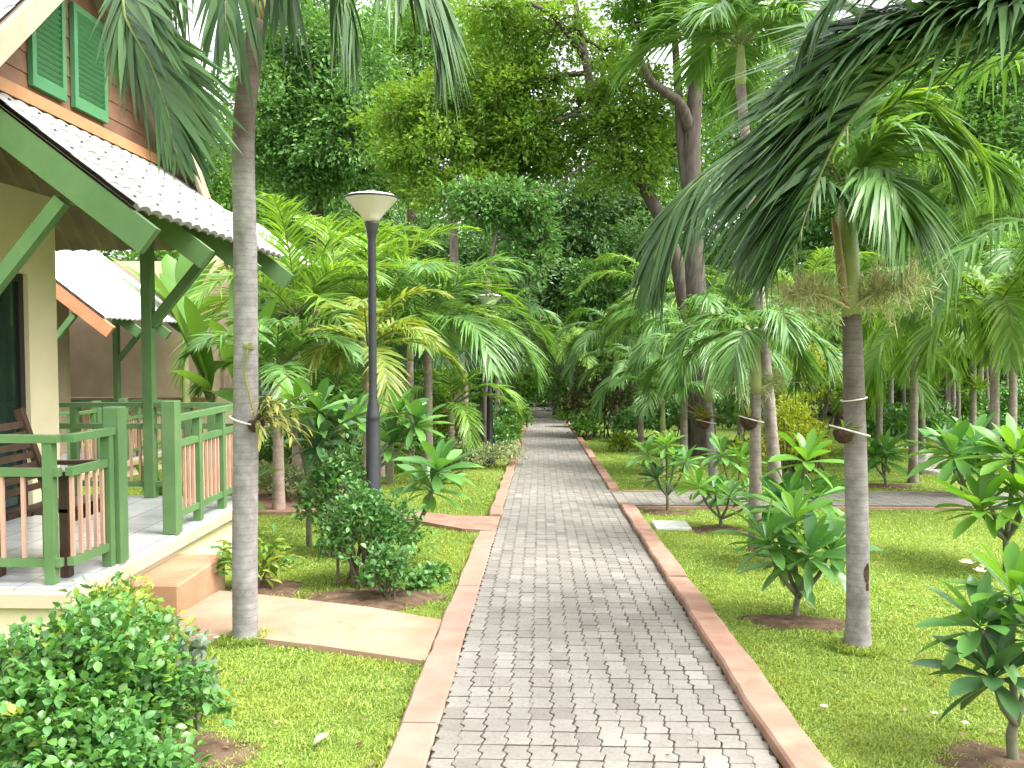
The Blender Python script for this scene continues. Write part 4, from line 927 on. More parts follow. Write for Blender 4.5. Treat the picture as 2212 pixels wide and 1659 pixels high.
# ------------------------------------------------------------------ shrubs
OV = (0.12, 0.75, 1.0, 0.72, 0.08)
def shrub(label, c, rx, ry, h, n, leaf, mat, name='shrub', cat='shrub', group=None, seed=0, aspect=0.55, stems=14, tipmat=None, tipfrac=0.0, up=0.45, stemmat='stem', lift=0.0, shell=0.5, droop=0.25, prof=OV, clump=5):
    global rng
    keep = rng; rng = np.random.default_rng(5000 + seed)
    c = np.array(c, float); t = thing(name, label, cat, c, group)
    m = MB(); K = max(40, n // clump)
    d = unit(rng.normal(size=(K, 3))); d[:, 2] = np.abs(d[:, 2]) * 1.15 - 0.25
    rr = (shell + (1 - shell) * rng.random(K)) * (1 + 0.16 * np.sin(d[:, 0] * 5 + seed) + 0.14 * np.sin(d[:, 1] * 7 + d[:, 2] * 4))
    tips = c + np.stack([d[:, 0] * rx * rr, d[:, 1] * ry * rr, lift + h * 0.45 + d[:, 2] * h * 0.55 * rr], 1)
    tips[:, 2] = np.maximum(tips[:, 2], c[2] + 0.03)
    ms = MB(); root = c + [0, 0, -0.05]
    for i in range(stems):
        q = tips[rng.integers(0, K)]; b0 = root + np.array([rng.normal(0, rx * 0.22), rng.normal(0, ry * 0.22), 0])
        ms.tube(curve([b0, b0 * 0.45 + q * 0.55 + [0, 0, h * 0.08], q], 7), np.linspace(0.010, 0.003, 7) * (0.6 + h), 5, 0, False)
    ms.build('stems', M[stemmat], t)
    idx = np.repeat(np.arange(K), clump); N = len(idx)
    od = unit(tips - (c + [0, 0, h * 0.35]))[idx]
    D = unit(od * 0.55 + rng.normal(0, 0.62, (N, 3)) + [0, 0, up])
    Bp = tips[idx] + rng.normal(0, leaf * 0.42, (N, 3)); Bp[:, 2] = np.maximum(Bp[:, 2], c[2] + 0.02)
    L = leaf * rng.uniform(0.6, 1.2, N)
    tip = (rng.random(K) < tipfrac)[idx] & (D[:, 2] > 0.1) if tipmat else np.zeros(N, bool)
    for sel, mi in ((~tip, 0), (tip, 1)):
        if sel.any(): m.straps(Bp[sel], D[sel], L[sel], L[sel] * aspect, droop, 0.3, prof, mi=mi, roll=0.4)
    m.build('foliage', [M[mat]] + ([M[tipmat]] if tipmat else []), t)
    rng = keep
    return t
soil(-1.72, 3.5, 0.55, 0.03)
shrub('leafy green shrub in the lower left corner in front of the porch', [-1.84, 3.42, float(zg(3.42)) - 0.03], 0.54, 0.46, 0.73, 8500, 0.047, 'hib', seed=1, tipmat='hibyel', tipfrac=0.07, stems=26, aspect=0.62, shell=0.45)
shrub('yellow-tipped shrub between the corner shrub and the concrete step', [-2.18, 4.40, float(zg(4.40))], 0.36, 0.28, 0.58, 2000, 0.052, 'hibyel', seed=2, tipmat='hib', tipfrac=0.45, stems=12)
shrub('low leafy shrub at the bottom edge in front of the corner shrub', [-1.62, 3.02, float(zg(3.02)) - 0.03], 0.42, 0.25, 0.46, 3000, 0.045, 'hib', seed=8, stems=14, aspect=0.62)
soil(*gr(800, 1295)[:2], 0.42, 0.035, 1.1)
b = gr(795, 1262); shrub('round dark bush hugging the foot of the tall path lamp', b, 0.44, 0.36, 0.84, 3000, 0.052, 'bush', seed=3, stems=24, aspect=0.6)
b = gr(835, 1298); shrub('small low bush spilling in front of the lamp foot', b, 0.20, 0.16, 0.42, 600, 0.055, 'bush', seed=4, stems=12, aspect=0.6)
b = gr(735, 1200); shrub('upright bush just left of the lamp post under the frangipani', b, 0.36, 0.28, 1.08, 2000, 0.06, 'bush', seed=7, stems=16)
b = at(395, 1560, 3.9); shrub('sparse grey-leaved shrub on the bare soil right of the corner shrub', [b[0], 3.9, float(zg(3.9))], 0.16, 0.16, 0.46, 220, 0.06, 'greyleaf', seed=6, stems=10, aspect=0.6, shell=0.6)
b = gr(545, 1275); soil(b[0] + 0.1, b[1] + 0.05, 0.32); shrub('small striped-leaf shrub behind the tall grey palm at the walkway edge', b, 0.26, 0.22, 0.40, 420, 0.10, 'hibyel', seed=5, tipmat='bush', tipfrac=0.5, stems=10, aspect=0.34)
for k, (lab, px, py, w, h) in enumerate((
    ('pale variegated hedge plant beside the terracotta walkway', 600, 1078, 0.75, 0.42), ('pale variegated shrub near the end of the terracotta walkway', 670, 1085, 0.5, 0.34),
    ('variegated hedge touching the left kerb beyond the small lawn', 1065, 1010, 0.70, 0.42), ('variegated hedge left of the kerb, behind the small lawn', 990, 1012, 0.65, 0.40))):
    b = gr(px, py); shrub(lab, b, w, 0.45, h + 0.1, 1600, 0.07, 'varie', 'hedge_shrub', 'shrub', 'variegated shrubs', 10 + k, 0.42, 8)
b = gr(960, 1262); 
for k, (px, py) in enumerate(((905, 1275), (945, 1258))):
    b = gr(px, py); shrub(('weed seedling in the lawn beside the lamp bush', 'weed seedling nearest the beige kerb in the left lawn')[k], b, 0.09, 0.08, 0.13, 40, 0.06, 'hib', 'seedling', 'plant', 'lawn seedlings', 30 + k, 0.55, 3)
b = gy(1700, 13.5)
shrub('bright chartreuse shrub between the slim palm and the flowering palm', b + [0.05, 0, 0], 0.62, 0.55, 1.35, 3600, 0.075, 'yellowbush', seed=20, stems=22, aspect=0.5, lift=0.05, shell=0.6)
b = gy(1745, 15.5); shrub('upper chartreuse shrub behind, reaching the brown leaning palm stem', b, 0.75, 0.5, 2.05, 1600, 0.085, 'yellowbush', seed=21, stems=14, lift=0.5, shell=0.75)
b = gr(1290, 945); shrub('bronze-red bush beside the far right kerb', b, 1.5, 1.2, 2.0, 3000, 0.13, 'redbush', seed=22, stems=14)
rows = (
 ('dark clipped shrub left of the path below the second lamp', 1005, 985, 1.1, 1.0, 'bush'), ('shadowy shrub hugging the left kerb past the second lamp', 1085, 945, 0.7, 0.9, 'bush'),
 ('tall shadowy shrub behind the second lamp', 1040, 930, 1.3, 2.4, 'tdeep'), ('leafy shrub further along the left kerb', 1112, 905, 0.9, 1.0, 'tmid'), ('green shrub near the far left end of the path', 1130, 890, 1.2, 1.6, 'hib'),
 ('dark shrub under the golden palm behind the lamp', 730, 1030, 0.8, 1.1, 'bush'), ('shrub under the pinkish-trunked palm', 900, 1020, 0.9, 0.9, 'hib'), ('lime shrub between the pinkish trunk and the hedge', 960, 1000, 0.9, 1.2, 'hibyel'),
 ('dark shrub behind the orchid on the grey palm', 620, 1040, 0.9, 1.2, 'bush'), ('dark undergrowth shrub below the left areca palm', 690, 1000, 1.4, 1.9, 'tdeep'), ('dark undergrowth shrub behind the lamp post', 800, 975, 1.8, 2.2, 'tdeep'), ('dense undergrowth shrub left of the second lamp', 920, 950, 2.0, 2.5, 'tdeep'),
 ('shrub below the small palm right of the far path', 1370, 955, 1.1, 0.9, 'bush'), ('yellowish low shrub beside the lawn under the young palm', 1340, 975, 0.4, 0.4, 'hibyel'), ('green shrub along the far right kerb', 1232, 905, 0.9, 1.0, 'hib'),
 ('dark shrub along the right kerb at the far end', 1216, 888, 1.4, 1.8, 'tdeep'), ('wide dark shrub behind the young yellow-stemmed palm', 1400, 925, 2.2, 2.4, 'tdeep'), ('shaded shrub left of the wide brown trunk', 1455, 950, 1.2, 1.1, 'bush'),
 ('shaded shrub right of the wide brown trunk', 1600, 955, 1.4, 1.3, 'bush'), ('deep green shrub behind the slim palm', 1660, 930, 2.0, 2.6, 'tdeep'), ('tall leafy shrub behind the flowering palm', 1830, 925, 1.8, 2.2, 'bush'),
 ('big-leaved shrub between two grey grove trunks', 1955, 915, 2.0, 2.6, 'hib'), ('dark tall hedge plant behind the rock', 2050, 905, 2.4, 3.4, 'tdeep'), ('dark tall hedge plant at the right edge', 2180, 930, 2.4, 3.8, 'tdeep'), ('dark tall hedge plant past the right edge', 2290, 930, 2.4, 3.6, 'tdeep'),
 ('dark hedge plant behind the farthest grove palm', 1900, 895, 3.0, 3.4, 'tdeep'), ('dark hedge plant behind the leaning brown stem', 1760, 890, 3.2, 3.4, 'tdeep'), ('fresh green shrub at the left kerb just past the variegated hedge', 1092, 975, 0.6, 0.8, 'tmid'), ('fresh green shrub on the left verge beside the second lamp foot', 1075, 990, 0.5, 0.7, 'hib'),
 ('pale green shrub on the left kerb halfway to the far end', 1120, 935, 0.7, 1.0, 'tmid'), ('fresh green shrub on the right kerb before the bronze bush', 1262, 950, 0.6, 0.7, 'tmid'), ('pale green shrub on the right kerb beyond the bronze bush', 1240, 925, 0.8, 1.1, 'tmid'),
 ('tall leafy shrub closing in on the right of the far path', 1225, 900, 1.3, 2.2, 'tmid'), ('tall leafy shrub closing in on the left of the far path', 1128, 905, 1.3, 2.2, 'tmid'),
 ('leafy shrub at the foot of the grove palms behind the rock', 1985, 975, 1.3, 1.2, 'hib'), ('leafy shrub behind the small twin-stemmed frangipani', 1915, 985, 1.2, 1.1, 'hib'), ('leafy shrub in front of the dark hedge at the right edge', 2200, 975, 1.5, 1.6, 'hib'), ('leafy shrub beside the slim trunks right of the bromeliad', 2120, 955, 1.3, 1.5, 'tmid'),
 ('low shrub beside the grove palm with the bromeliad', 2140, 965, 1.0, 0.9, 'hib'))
for k, (lab, px, py, w, h, mt) in enumerate(rows):
    b = gr(px, py); sz = max(0.07, min(0.2, b[1] * 0.0062))
    shrub(lab, b, w * 0.62, w * 0.5, h, int(min(3200, 900 * w * h / (sz * 9) + 300)), sz, mt, 'garden_shrub', 'shrub', 'shrubs along the path and grove', 60 + k, 0.5, 6, shell=0.55)
def clump(label, base, n, L, W, mat, name='strap_plant', elev=(0.3, 1.35), droop=0.35, seed=0, group=None):
    global rng
    keep = rng; rng = np.random.default_rng(7000 + seed)
    t = thing(name, label, 'plant', base, group); m = MB(); az_ = rng.random(n) * 6.28; e = rng.uniform(*elev, n)
    m.straps(np.tile(np.array(base, float), (n, 1)) + rng.normal(0, W * 0.7, (n, 3)) * [1, 1, 0], np.stack([np.cos(az_) * np.cos(e), np.sin(az_) * np.cos(e), np.sin(e)], 1), L * rng.uniform(0.6, 1.1, n), W, droop * rng.uniform(0.5, 1.4, n), 0.35, (0.6, 0.9, 1.0, 0.75, 0.05), roll=0.2)
    m.build('leaves', M[mat], t); rng = keep; return t
for k, (lab, px, py, n, L, W, mt) in enumerate((
    ('blue-green strap-leaved plant behind the variegated hedge', 1030, 985, 26, 0.75, 0.07, 'agave'), ('lime strap-leaved plant left of the variegated hedge', 955, 1005, 24, 0.85, 0.09, 'straplit'),
    ('blue-green strap plant near the second lamp', 1065, 955, 26, 0.8, 0.08, 'agave'), ('blue-green rosette plant left of the wide brown trunk', 1355, 965, 30, 0.6, 0.06, 'agave'),
    ('lime strap plant right of the wide brown trunk', 1600, 985, 22, 0.7, 0.07, 'straplit'), ('lime strap plant beside the far right kerb', 1225, 910, 30, 1.0, 0.10, 'straplit'), ('lime strap plant beside the far left kerb', 1128, 905, 30, 1.0, 0.10, 'straplit'),
    ('strap-leaved plant beneath the grove palms', 1870, 950, 26, 1.2, 0.14, 'straplit'), ('broad strap plant in the grove near the bromeliad', 2040, 945, 22, 1.4, 0.18, 'banana'), ('broad strap plant between grey grove trunks', 1960, 945, 22, 1.5, 0.2, 'banana'))):
    clump(lab, gr(px, py), n, L, W, mt, seed=k, group='strap-leaved garden plants')

# banana plants beside the second bungalow
BAN = (0.10, 0.72, 0.95, 1.0, 0.97, 0.9, 0.7, 0.1)
def banana(label, base, leaves, h, seed=0):
    t = thing('banana_plant', label, 'banana plant', base, 'banana plants'); base = np.array(base, float); top = base + [0, 0, h]
    m = MB(); m.tube(curve([base - [0, 0, 0.05], (base + top) / 2 + [0.03, 0, 0], top], 8), np.linspace(0.09, 0.05, 8), 10); m.build('stem', M['shaft'], t)
    for (q, w) in leaves:
        q = np.array(q, float); m = MB(); d = q - top; L = float(np.linalg.norm(d)); 
        dr = 0.28; D = d / L + np.array([0, 0, dr]); nn = np.linalg.norm(D)
        m.straps([top], [D], [L * nn], [w], dr / nn, 0.22, BAN); m.tube([top - [0, 0, 0.15], top + d * 0.2 + [0, 0, dr * L * 0.12]], [0.02, 0.014], 6, 1)
        m.build('leaf', [M['banana'], M['rachis']], t)
b = gy(455, 10.6)
banana('banana plant beside the porch corner, broad leaves over the second bungalow roof', b, [(at(300, 560, 10.2), 0.40), (at(345, 590, 10.8), 0.36), (at(360, 800, 10.0), 0.30), (at(505, 870, 10.0), 0.34), (at(400, 640, 10.2), 0.28)], 1.45)
b = gy(400, 15.9)
banana('banana plant whose leaves spread above the second bungalow roof', b, [(at(235, 555, 15.7), 0.5), (at(300, 590, 15.5), 0.5), (at(360, 550, 16.2), 0.5), (at(470, 560, 16), 0.5), (at(480, 640, 15.6), 0.5), (at(420, 520, 16.4), 0.5), (at(330, 620, 15.4), 0.45)], 2.6)
b = gy(520, 11.6)
banana('second banana plant just left of the tall grey palm', b, [(at(455, 690, 11.0), 0.3), (at(600, 640, 11.4), 0.34), (at(620, 760, 11.2), 0.32), (at(520, 560, 12), 0.3)], 1.5)
clump('broad-leaved heliconia clump behind the porch railing', gy(470, 9.9), 16, 1.25, 0.2, 'banana', 'heliconia', (0.6, 1.35), 0.45, 77)
clump('broad-leaved heliconia clump against the second bungalow wall', gy(400, 11.5), 14, 1.3, 0.2, 'banana', 'heliconia', (0.5, 1.35), 0.45, 78)
b = gy(1240, 42)
banana('far banana plant with pale leaves over the end of the path', b, [(at(1190, 700, 41), 0.7), (at(1200, 740, 41), 0.7), (at(1260, 690, 42), 0.7), (at(1290, 730, 42), 0.7), (at(1230, 660, 42), 0.7)], 3.2)

# ------------------------------------------------------------------ broadleaf trees
def tree(label, base, trunk, blobs, mat, leaf=0.13, n=9000, seed=0, bark='bark', r0=0.22, limbs=(), group='big trees behind the garden', name='broadleaf_tree', dens=None, droop=0.15, wid=0.5, cl=16, spread=0.30):
    """trunk: polyline (points); blobs: (centre, rx, ry, rz)"""
    global rng
    keep = rng; rng = np.random.default_rng(9000 + seed); n = int(n * 1.7)
    base = np.array(base, float); t = thing(name, label, 'tree', base, group)
    m = MB(); P = curve([base - [0, 0, 0.15]] + [np.array(q, float) for q in trunk], 26)
    rad = np.interp(np.linspace(0, 1, 26), [0, 0.06, 0.5, 1], [r0 * 1.35, r0, r0 * 0.72, r0 * 0.3]); m.tube(P, rad, 12)
    for lb in limbs:
        Q = curve([np.array(q, float) for q in lb[0]], 14); m.tube(Q, np.linspace(lb[1], lb[1] * 0.45, 14), 9)
    vol = np.array([rx * ry * rz for _, rx, ry, rz in blobs]) ** 0.67; share = vol / vol.sum()
    mc = MB()
    for (c, rx, ry, rz), sh in zip(blobs, share):
        c = np.array(c, float); K = max(8, int(n * sh / cl))
        s0 = P[int(np.argmin(np.linalg.norm(P - c, axis=1) + 0.3 * np.abs(np.linspace(0, 1, 26) - 0.7)))]
        mid = (s0 + c) / 2 + [0, 0, 0.1 * rz]; dist = np.linalg.norm(c - s0)
        m.tube(curve([s0, mid, c], 10), np.linspace(min(r0 * 0.35, 0.04 + 0.02 * dist), 0.02, 10), 7)
        d = unit(rng.normal(size=(K, 3))); rr = rng.uniform(0.25, 1.0, K) ** 0.6 * (1 + 0.38 * np.sin(d[:, 0] * 5 + seed + c[0] * 3) * np.sin(d[:, 2] * 4 + c[2] * 2) + 0.22 * np.sin(d[:, 1] * 9 + c[0])) * 1.1
        q = c + d * rr[:, None] * np.array([rx, ry, rz])
        for i in range(min(14, K)):
            m.tube([c + (q[i] - c) * 0.1, c + (q[i] - c) * 0.55 + rng.normal(0, 0.08, 3), q[i]], [0.022, 0.014, 0.006], 5, 0, False)
        idx = np.repeat(np.arange(K), cl); N = len(idx); sz = spread * (rx * ry * rz) ** (1 / 3) * 0.8 + leaf
        along = unit(d * [1, 1, 0.3] + rng.normal(0, 0.35, (K, 3)) - [0, 0, 0.25])[idx] * rng.uniform(-0.6, 1.5, N)[:, None]
        off = (along + rng.normal(0, 0.42, (N, 3))) * np.array([sz, sz, sz * 0.8]) * 1.25
        tw = unit(rng.normal(size=(K, 3)) + d * 0.7)[idx]
        Pp = q[idx] + off * 0.55
        D = unit(off * 0.5 / sz + tw * 0.5 + d[idx] * 0.5 + rng.normal(0, 0.5, (N, 3)) - [0, 0, droop])
        mc.flakes(Pp, D, leaf * rng.uniform(0.6, 1.3, N), wid=wid)
    m.build('trunk', M[bark], t)
    mc.build('crown', M[mat], t, smooth=False)
    rng = keep
    return t
def TR(label, basepx, Y, trunkpx, blobpx, **k):
    """measurements of one tree on the photo at distance Y; a blob may carry its own depth offset"""
    base = gy(basepx, Y); bl_ = []
    for b_ in blobpx:
        px, py, rx, ry = b_[:4]; dy = b_[4] if len(b_) > 4 else float(np.random.default_rng(int(px * 7 + py)).uniform(-0.8, 0.8)) * rx * Y / F
        s_ = (Y + dy) / F; bl_.append((at(px, py, Y + dy), rx * s_, max(rx, ry) * s_ * 0.9, ry * s_))
    lim = [([at(*q) for q in l_[0]], l_[1]) for l_ in k.pop('limbs', ())]
    return tree(label, base, [at(px, py, Y + (r[0] if r else 0)) for px, py, *r in trunkpx], bl_, limbs=lim, **k)

TR('dense dark green tree behind the tall grey palm', 690, 26, [(690, 600), (680, 420), (670, 260), (690, 120)],
   [(630, 210, 95, 90), (700, 110, 110, 80), (600, 330, 80, 80), (730, 280, 105, 90), (780, 190, 70, 90), (580, 120, 55, 80), (690, 370, 90, 60), (800, 360, 70, 60), (650, 30, 80, 40)], mat='tdark', leaf=0.17, n=26000, seed=1, bark='bark', r0=0.28)
TR('green tree rising behind the lamp, ragged top against white sky', 890, 33, [(890, 650), (890, 400), (900, 200), (890, 60)],
   [(890, 130, 110, 90), (960, 60, 90, 60), (840, 60, 70, 50), (1010, 170, 80, 90), (930, 250, 110, 80), (800, 140, 60, 70), (1080, 120, 70, 80), (1090, 260, 80, 80)], mat='tmid', leaf=0.19, n=20000, seed=2)
TR('yellow-green tree with loose sprays above the lamp', 985, 21, [(985, 700), (980, 520), (975, 380), (990, 260)],
   [(870, 245, 70, 40), (930, 220, 70, 50), (1000, 200, 75, 55), (880, 330, 80, 45), (960, 310, 85, 55), (1050, 290, 80, 60), (1000, 400, 95, 45), (1090, 380, 70, 50), (900, 395, 60, 35), (1130, 330, 60, 60)], mat='tyel', leaf=0.13, n=17000, seed=3, bark='barkpale', r0=0.14, spread=0.26)
TR('light feathery tree with a dark trunk leaning left over the path', 1500, 20, [(1470, 600), (1395, 410), (1335, 320), (1290, 250), (1265, 130), (1250, 50), (1235, -60)],
   [(1110, 90, 85, 60), (1150, 190, 85, 60), (1200, 50, 70, 45), (1080, 190, 60, 60), (1250, 230, 75, 60, 1.0), (1340, 190, 70, 80), (1370, 300, 80, 55), (1230, 330, 85, 50, 0.8), (1150, 290, 80, 50), (1410, 240, 60, 60), (1300, 110, 60, 50, 1.2), (1080, 20, 90, 35), (1360, 370, 70, 40)], mat='tyel', leaf=0.12, n=21000, seed=4, r0=0.17,
   limbs=(([(1262, 120, 20), (1225, 70, 19.8), (1190, 30, 19.6), (1150, 10, 19.4)], 0.09), ([(1295, 260, 20), (1250, 250, 19.8), (1200, 260, 19.6)], 0.05), ([(1330, 330, 20), (1260, 360, 19.6), (1200, 400, 19.2)], 0.045)), spread=0.24, cl=14)
TR('massive grey-brown tree with forked trunk right of the path', 1522, 18.8, [(1518, 900), (1512, 750), (1500, 560), (1495, 330), (1505, 150), (1510, 0), (1512, -120)],
   [(1420, -10, 100, 45), (1560, 20, 90, 45, 1), (1480, -70, 160, 60), (1620, 90, 70, 60, 1.5), (1380, 50, 50, 30), (1560, 190, 70, 70, 2), (1440, 330, 60, 60, 2)], mat='tmid', leaf=0.13, n=10000, seed=5, bark='bark', r0=0.27,
   limbs=(([(1495, 290, 18.8), (1470, 225, 18.6), (1430, 195, 18.4), (1400, 165, 18.2), (1370, 90, 18)], 0.13), ([(1488, 420, 18.8), (1472, 300, 18.9), (1464, 180, 19), (1455, 40, 19.1)], 0.14), ([(1508, 130, 18.8), (1560, 110, 19), (1600, 60, 19.2)], 0.08)))
TR('tall dark tree at the right with sky sparkling through its crown', 2140, 25, [(2135, 600), (2130, 400), (2120, 250), (2130, 120)],
   [(2090, 170, 80, 60), (2170, 120, 80, 70), (2190, 260, 80, 70), (2100, 300, 80, 60), (2020, 240, 60, 60), (2200, 380, 70, 50), (2060, 390, 70, 45), (2000, 120, 70, 50), (2210, 30, 80, 50)], mat='tdark', leaf=0.16, n=15000, seed=6, r0=0.25)
TR('deep shade tree arching over the far path', 1205, 40, [(1212, 720), (1215, 600), (1225, 480)],
   [(1240, 440, 100, 70), (1180, 530, 90, 75), (1290, 540, 90, 80), (1230, 610, 80, 50), (1130, 470, 80, 80), (1330, 440, 90, 70), (1130, 610, 60, 60), (1340, 620, 70, 60), (1080, 560, 70, 80)], mat='tdeep', leaf=0.24, n=20000, seed=7)
TR('leafy bough tree hanging beside the left of the path', 1050, 17.5, [(1050, 800), (1055, 620), (1075, 480)],
   [(1095, 425, 60, 26), (1150, 465, 42, 34), (1172, 520, 22, 34), (1172, 565, 14, 26), (1050, 455, 55, 28), (1115, 520, 30, 26), (1015, 420, 40, 22), (1130, 570, 20, 24)], mat='tdark', leaf=0.12, n=5200, seed=8, bark='barkpale', r0=0.10, spread=0.25)
TR('deep green tree behind the second lamp', 1045, 30, [(1045, 780), (1050, 650)], [(1030, 650, 80, 70), (1090, 700, 60, 60), (980, 600, 90, 80), (1060, 580, 80, 60), (920, 560, 90, 70)], mat='tdeep', leaf=0.2, n=13000, seed=9)
TR('deep green tree right of the path beyond the young palm', 1330, 36, [(1330, 780), (1335, 650)], [(1300, 690, 70, 60), (1370, 650, 90, 70), (1420, 560, 100, 80), (1440, 700, 90, 70), (1280, 610, 60, 60)], mat='tdark', leaf=0.22, n=13000, seed=10)
for k, (lab, px, Y, bl_, mt) in enumerate((
    ('background tree behind the forked trunk', 1620, 34, [(1600, 300, 120, 100), (1550, 450, 110, 100), (1680, 420, 120, 110), (1620, 150, 110, 90), (1600, 580, 120, 90), (1700, 250, 100, 100)], 'tmid'),
    ('background tree behind the flowering palm', 1820, 32, [(1800, 420, 120, 90), (1880, 520, 110, 90), (1760, 560, 110, 80), (1850, 300, 110, 80), (1900, 160, 110, 90), (1780, 150, 90, 80)], 'tdark'),
    ('background tree above the grove at the right', 2040, 36, [(2020, 500, 120, 90), (2120, 520, 110, 90), (2060, 610, 120, 70), (2180, 600, 100, 80), (1960, 400, 90, 80)], 'tdark'),
    ('background tree past the right edge of the garden', 2290, 30, [(2240, 200, 110, 110), (2260, 420, 110, 110), (2290, 620, 110, 100)], 'tdark'),
    ('background tree behind the bungalow roofs', 470, 36, [(480, 330, 110, 110), (420, 430, 110, 90), (540, 470, 90, 80), (380, 560, 110, 80), (500, 560, 90, 70)], 'tmid'),
    ('background tree left of the areca palms', 760, 40, [(640, 470, 110, 90), (760, 470, 110, 90), (860, 480, 110, 90), (720, 570, 120, 80), (840, 590, 110, 80), (620, 600, 100, 80)], 'tdark'),
    ('tree closing the view above the end of the path', 1175, 72, [(1170, 720, 60, 40), (1120, 760, 40, 40), (1230, 760, 40, 40), (1175, 660, 70, 50), (1140, 800, 16, 24), (1215, 800, 18, 24)], 'tmid'),
    ('pale tree behind the far trees on the left', 1100, 60, [(1090, 700, 50, 60), (1040, 740, 50, 60), (1110, 800, 24, 40)], 'tmid'),
    ('pale tree behind the far trees on the right', 1280, 60, [(1270, 720, 50, 60), (1330, 760, 60, 60), (1250, 810, 24, 40)], 'tmid'))):
    TR(lab, px, Y, [(px, 700), (px, bl_[0][1])], bl_, mat=mt, leaf=0.0062 * Y, n=11000, seed=100 + k, r0=0.25 if px != 1175 else 0.75, bark='bark')
# slim bare stems inside the grove at right
for k, (lab, px, Y, w, top) in enumerate((('slim bare trunk just left of the bromeliad palm', 2068, 22, 0.06, 640), ('slim bare trunk between the pale rock and the bromeliad palm', 2040, 23, 0.05, 640),
    ('slim bare trunk just right of the bromeliad palm', 2130, 23, 0.06, 640), ('slim bare trunk nearest the right edge of the grove', 2172, 22, 0.07, 600), ('slim bare trunk left of the straight grey grove palm', 1950, 26, 0.06, 640), ('slim bare trunk just behind the flowering palm', 1880, 25, 0.06, 650))):
    b = gy(px, Y); tree(lab, b, [at(px + 3, 850, Y), at(px - 4, top + 60, Y)],
        [(at(px, top, Y), 0.6, 0.6, 0.5)], 'tdark', 0.16, 700, 200 + k, ('barkpale', 'bark')[k % 2], w, group='slim bare trunks in the grove', name='slim_tree')
# the wood that closes the garden all round
wood = (('behind the forked trunk', 1450, 44), ('behind the slim palm', 1640, 46), ('behind the chartreuse shrub', 1800, 42), ('behind the pale rock', 1990, 44), ('behind the bromeliad', 2150, 40), ('at the right edge', 2330, 38),
        ('over the house roofs', 160, 44), ('left of the banana plants', 330, 42), ('behind the banana plants', 480, 46), ('behind the areca palms', 640, 48), ('behind the lamp shade', 800, 46), ('left of the far path', 960, 50), ('behind the second lamp', 1060, 54), ('right of the far path', 1330, 54))
for k, (where, px, Y) in enumerate(wood):
    b = gy(px, Y); q = np.random.default_rng(400 + k); h = (10 if 900 < px < 1400 else 15.5) + q.uniform(-1, 2)
    bl_ = [(b + [q.uniform(-2.8, 2.8), q.uniform(-1.5, 1), h * f], 2.7, 2.2, 1.7) for f in (0.08, 0.15, 0.24, 0.34, 0.45, 0.56, 0.66, 0.76, 0.86, 0.95)]
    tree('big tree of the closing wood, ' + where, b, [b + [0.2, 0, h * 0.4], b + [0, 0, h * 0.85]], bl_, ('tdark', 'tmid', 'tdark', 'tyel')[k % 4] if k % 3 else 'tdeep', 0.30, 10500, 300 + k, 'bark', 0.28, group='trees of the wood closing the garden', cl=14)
m = MB()                                            # far wood seen as one mass beyond the last trees
for az_ in np.arange(-62, 63, 3.0):
    rad = 66 + 5 * math.sin(az_); cx_, cy_ = rad * math.sin(R(az_ - 1)), max(20, rad * math.cos(R(az_)) + 14)
    K = 260; d = unit(rng.normal(size=(K, 3))); q = np.array([cx_, cy_, float(zg(cy_)) + 5]) + d * np.array([3.2, 2.5, 6.0]) * rng.uniform(0.6, 1.1, (K, 1))
    idx = np.repeat(np.arange(K), 12); n_ = len(idx)
    m.flakes(q[idx] + rng.normal(0, 0.5, (n_, 3)), unit(d[idx] + rng.normal(0, 0.8, (n_, 3)) - [0, 0, 0.2]), rng.uniform(0.35, 0.8, n_))
tag(m.build('far_wood', M['tdark'], None, False), 'mass of dark trees beyond the garden', 'trees', kind='stuff')

# ------------------------------------------------------------------ small things on the ground
p = gr(2012, 1022); m = MB()
a = np.linspace(0, 2 * np.pi, 16, endpoint=False); V = []
for q, z in ((1.0, -0.05), (1.08, 0.08), (0.95, 0.2), (0.6, 0.33), (0.2, 0.37)):
    rr_ = q * 0.24 * (1 + 0.12 * np.sin(3 * a + z * 20) + 0.1 * np.sin(5 * a + 1) + rng.normal(0, 0.05, 16))
    V.append(np.stack([p[0] + rr_ * np.cos(a) * 1.25, p[1] + rr_ * np.sin(a), p[2] + z + rng.normal(0, 0.012, 16)], 1))
i = np.arange(4)[:, None] * 16; j = np.arange(16)[None]; j2 = (j + 1) % 16
m.add(np.concatenate(V), np.stack([i + j, i + j2, i + 16 + j2, i + 16 + j], -1).reshape(-1, 4)); m.F.append((np.arange(16)[None] + 64, 0))
tag(m.build('boulder', M['stone'], None, False), 'pale weathered boulder on the lawn beyond the side path', 'rock')
p = gr(1450, 1139); m = MB(); m.box((p[0] - 0.19, p[1] - 0.2, p[2] - 0.02), (p[0] + 0.19, p[1] + 0.2, p[2] + 0.035), 0, 0.006)
tag(m.build('drain_lid', M['lid'], None, False), 'pale concrete drain lid set in the right lawn', 'drain lid')
for (px, py, r, sx) in ((1725, 1345, 0.22, 1.5), (1556, 1145, 0.26, 1.5), (1441, 1108, 0.2, 1.8), (2200, 1655, 0.24, 1.2), (1915, 1050, 0.3, 1.8), (2090, 1085, 0.3, 2.2)):
    q = gr(px, py); soil(q[0], q[1], r, 0.018, sx)
def leafling(label, px, py, L, W, mat, n=1, cat='leaf', name='fallen_leaf', group=None):
    q = gr(px, py) + [0, 0, 0.045]; m = MB(); a_ = np.arange(n) * 6.283 / max(n, 1) + rng.random() * 3
    m.straps(np.tile(q, (n, 1)), np.stack([np.cos(a_), np.sin(a_), np.full(n, 0.12)], 1), L, W, 0.12, 0.35, OV)
    return tag(m.build(name, M[mat]), label, cat, group)
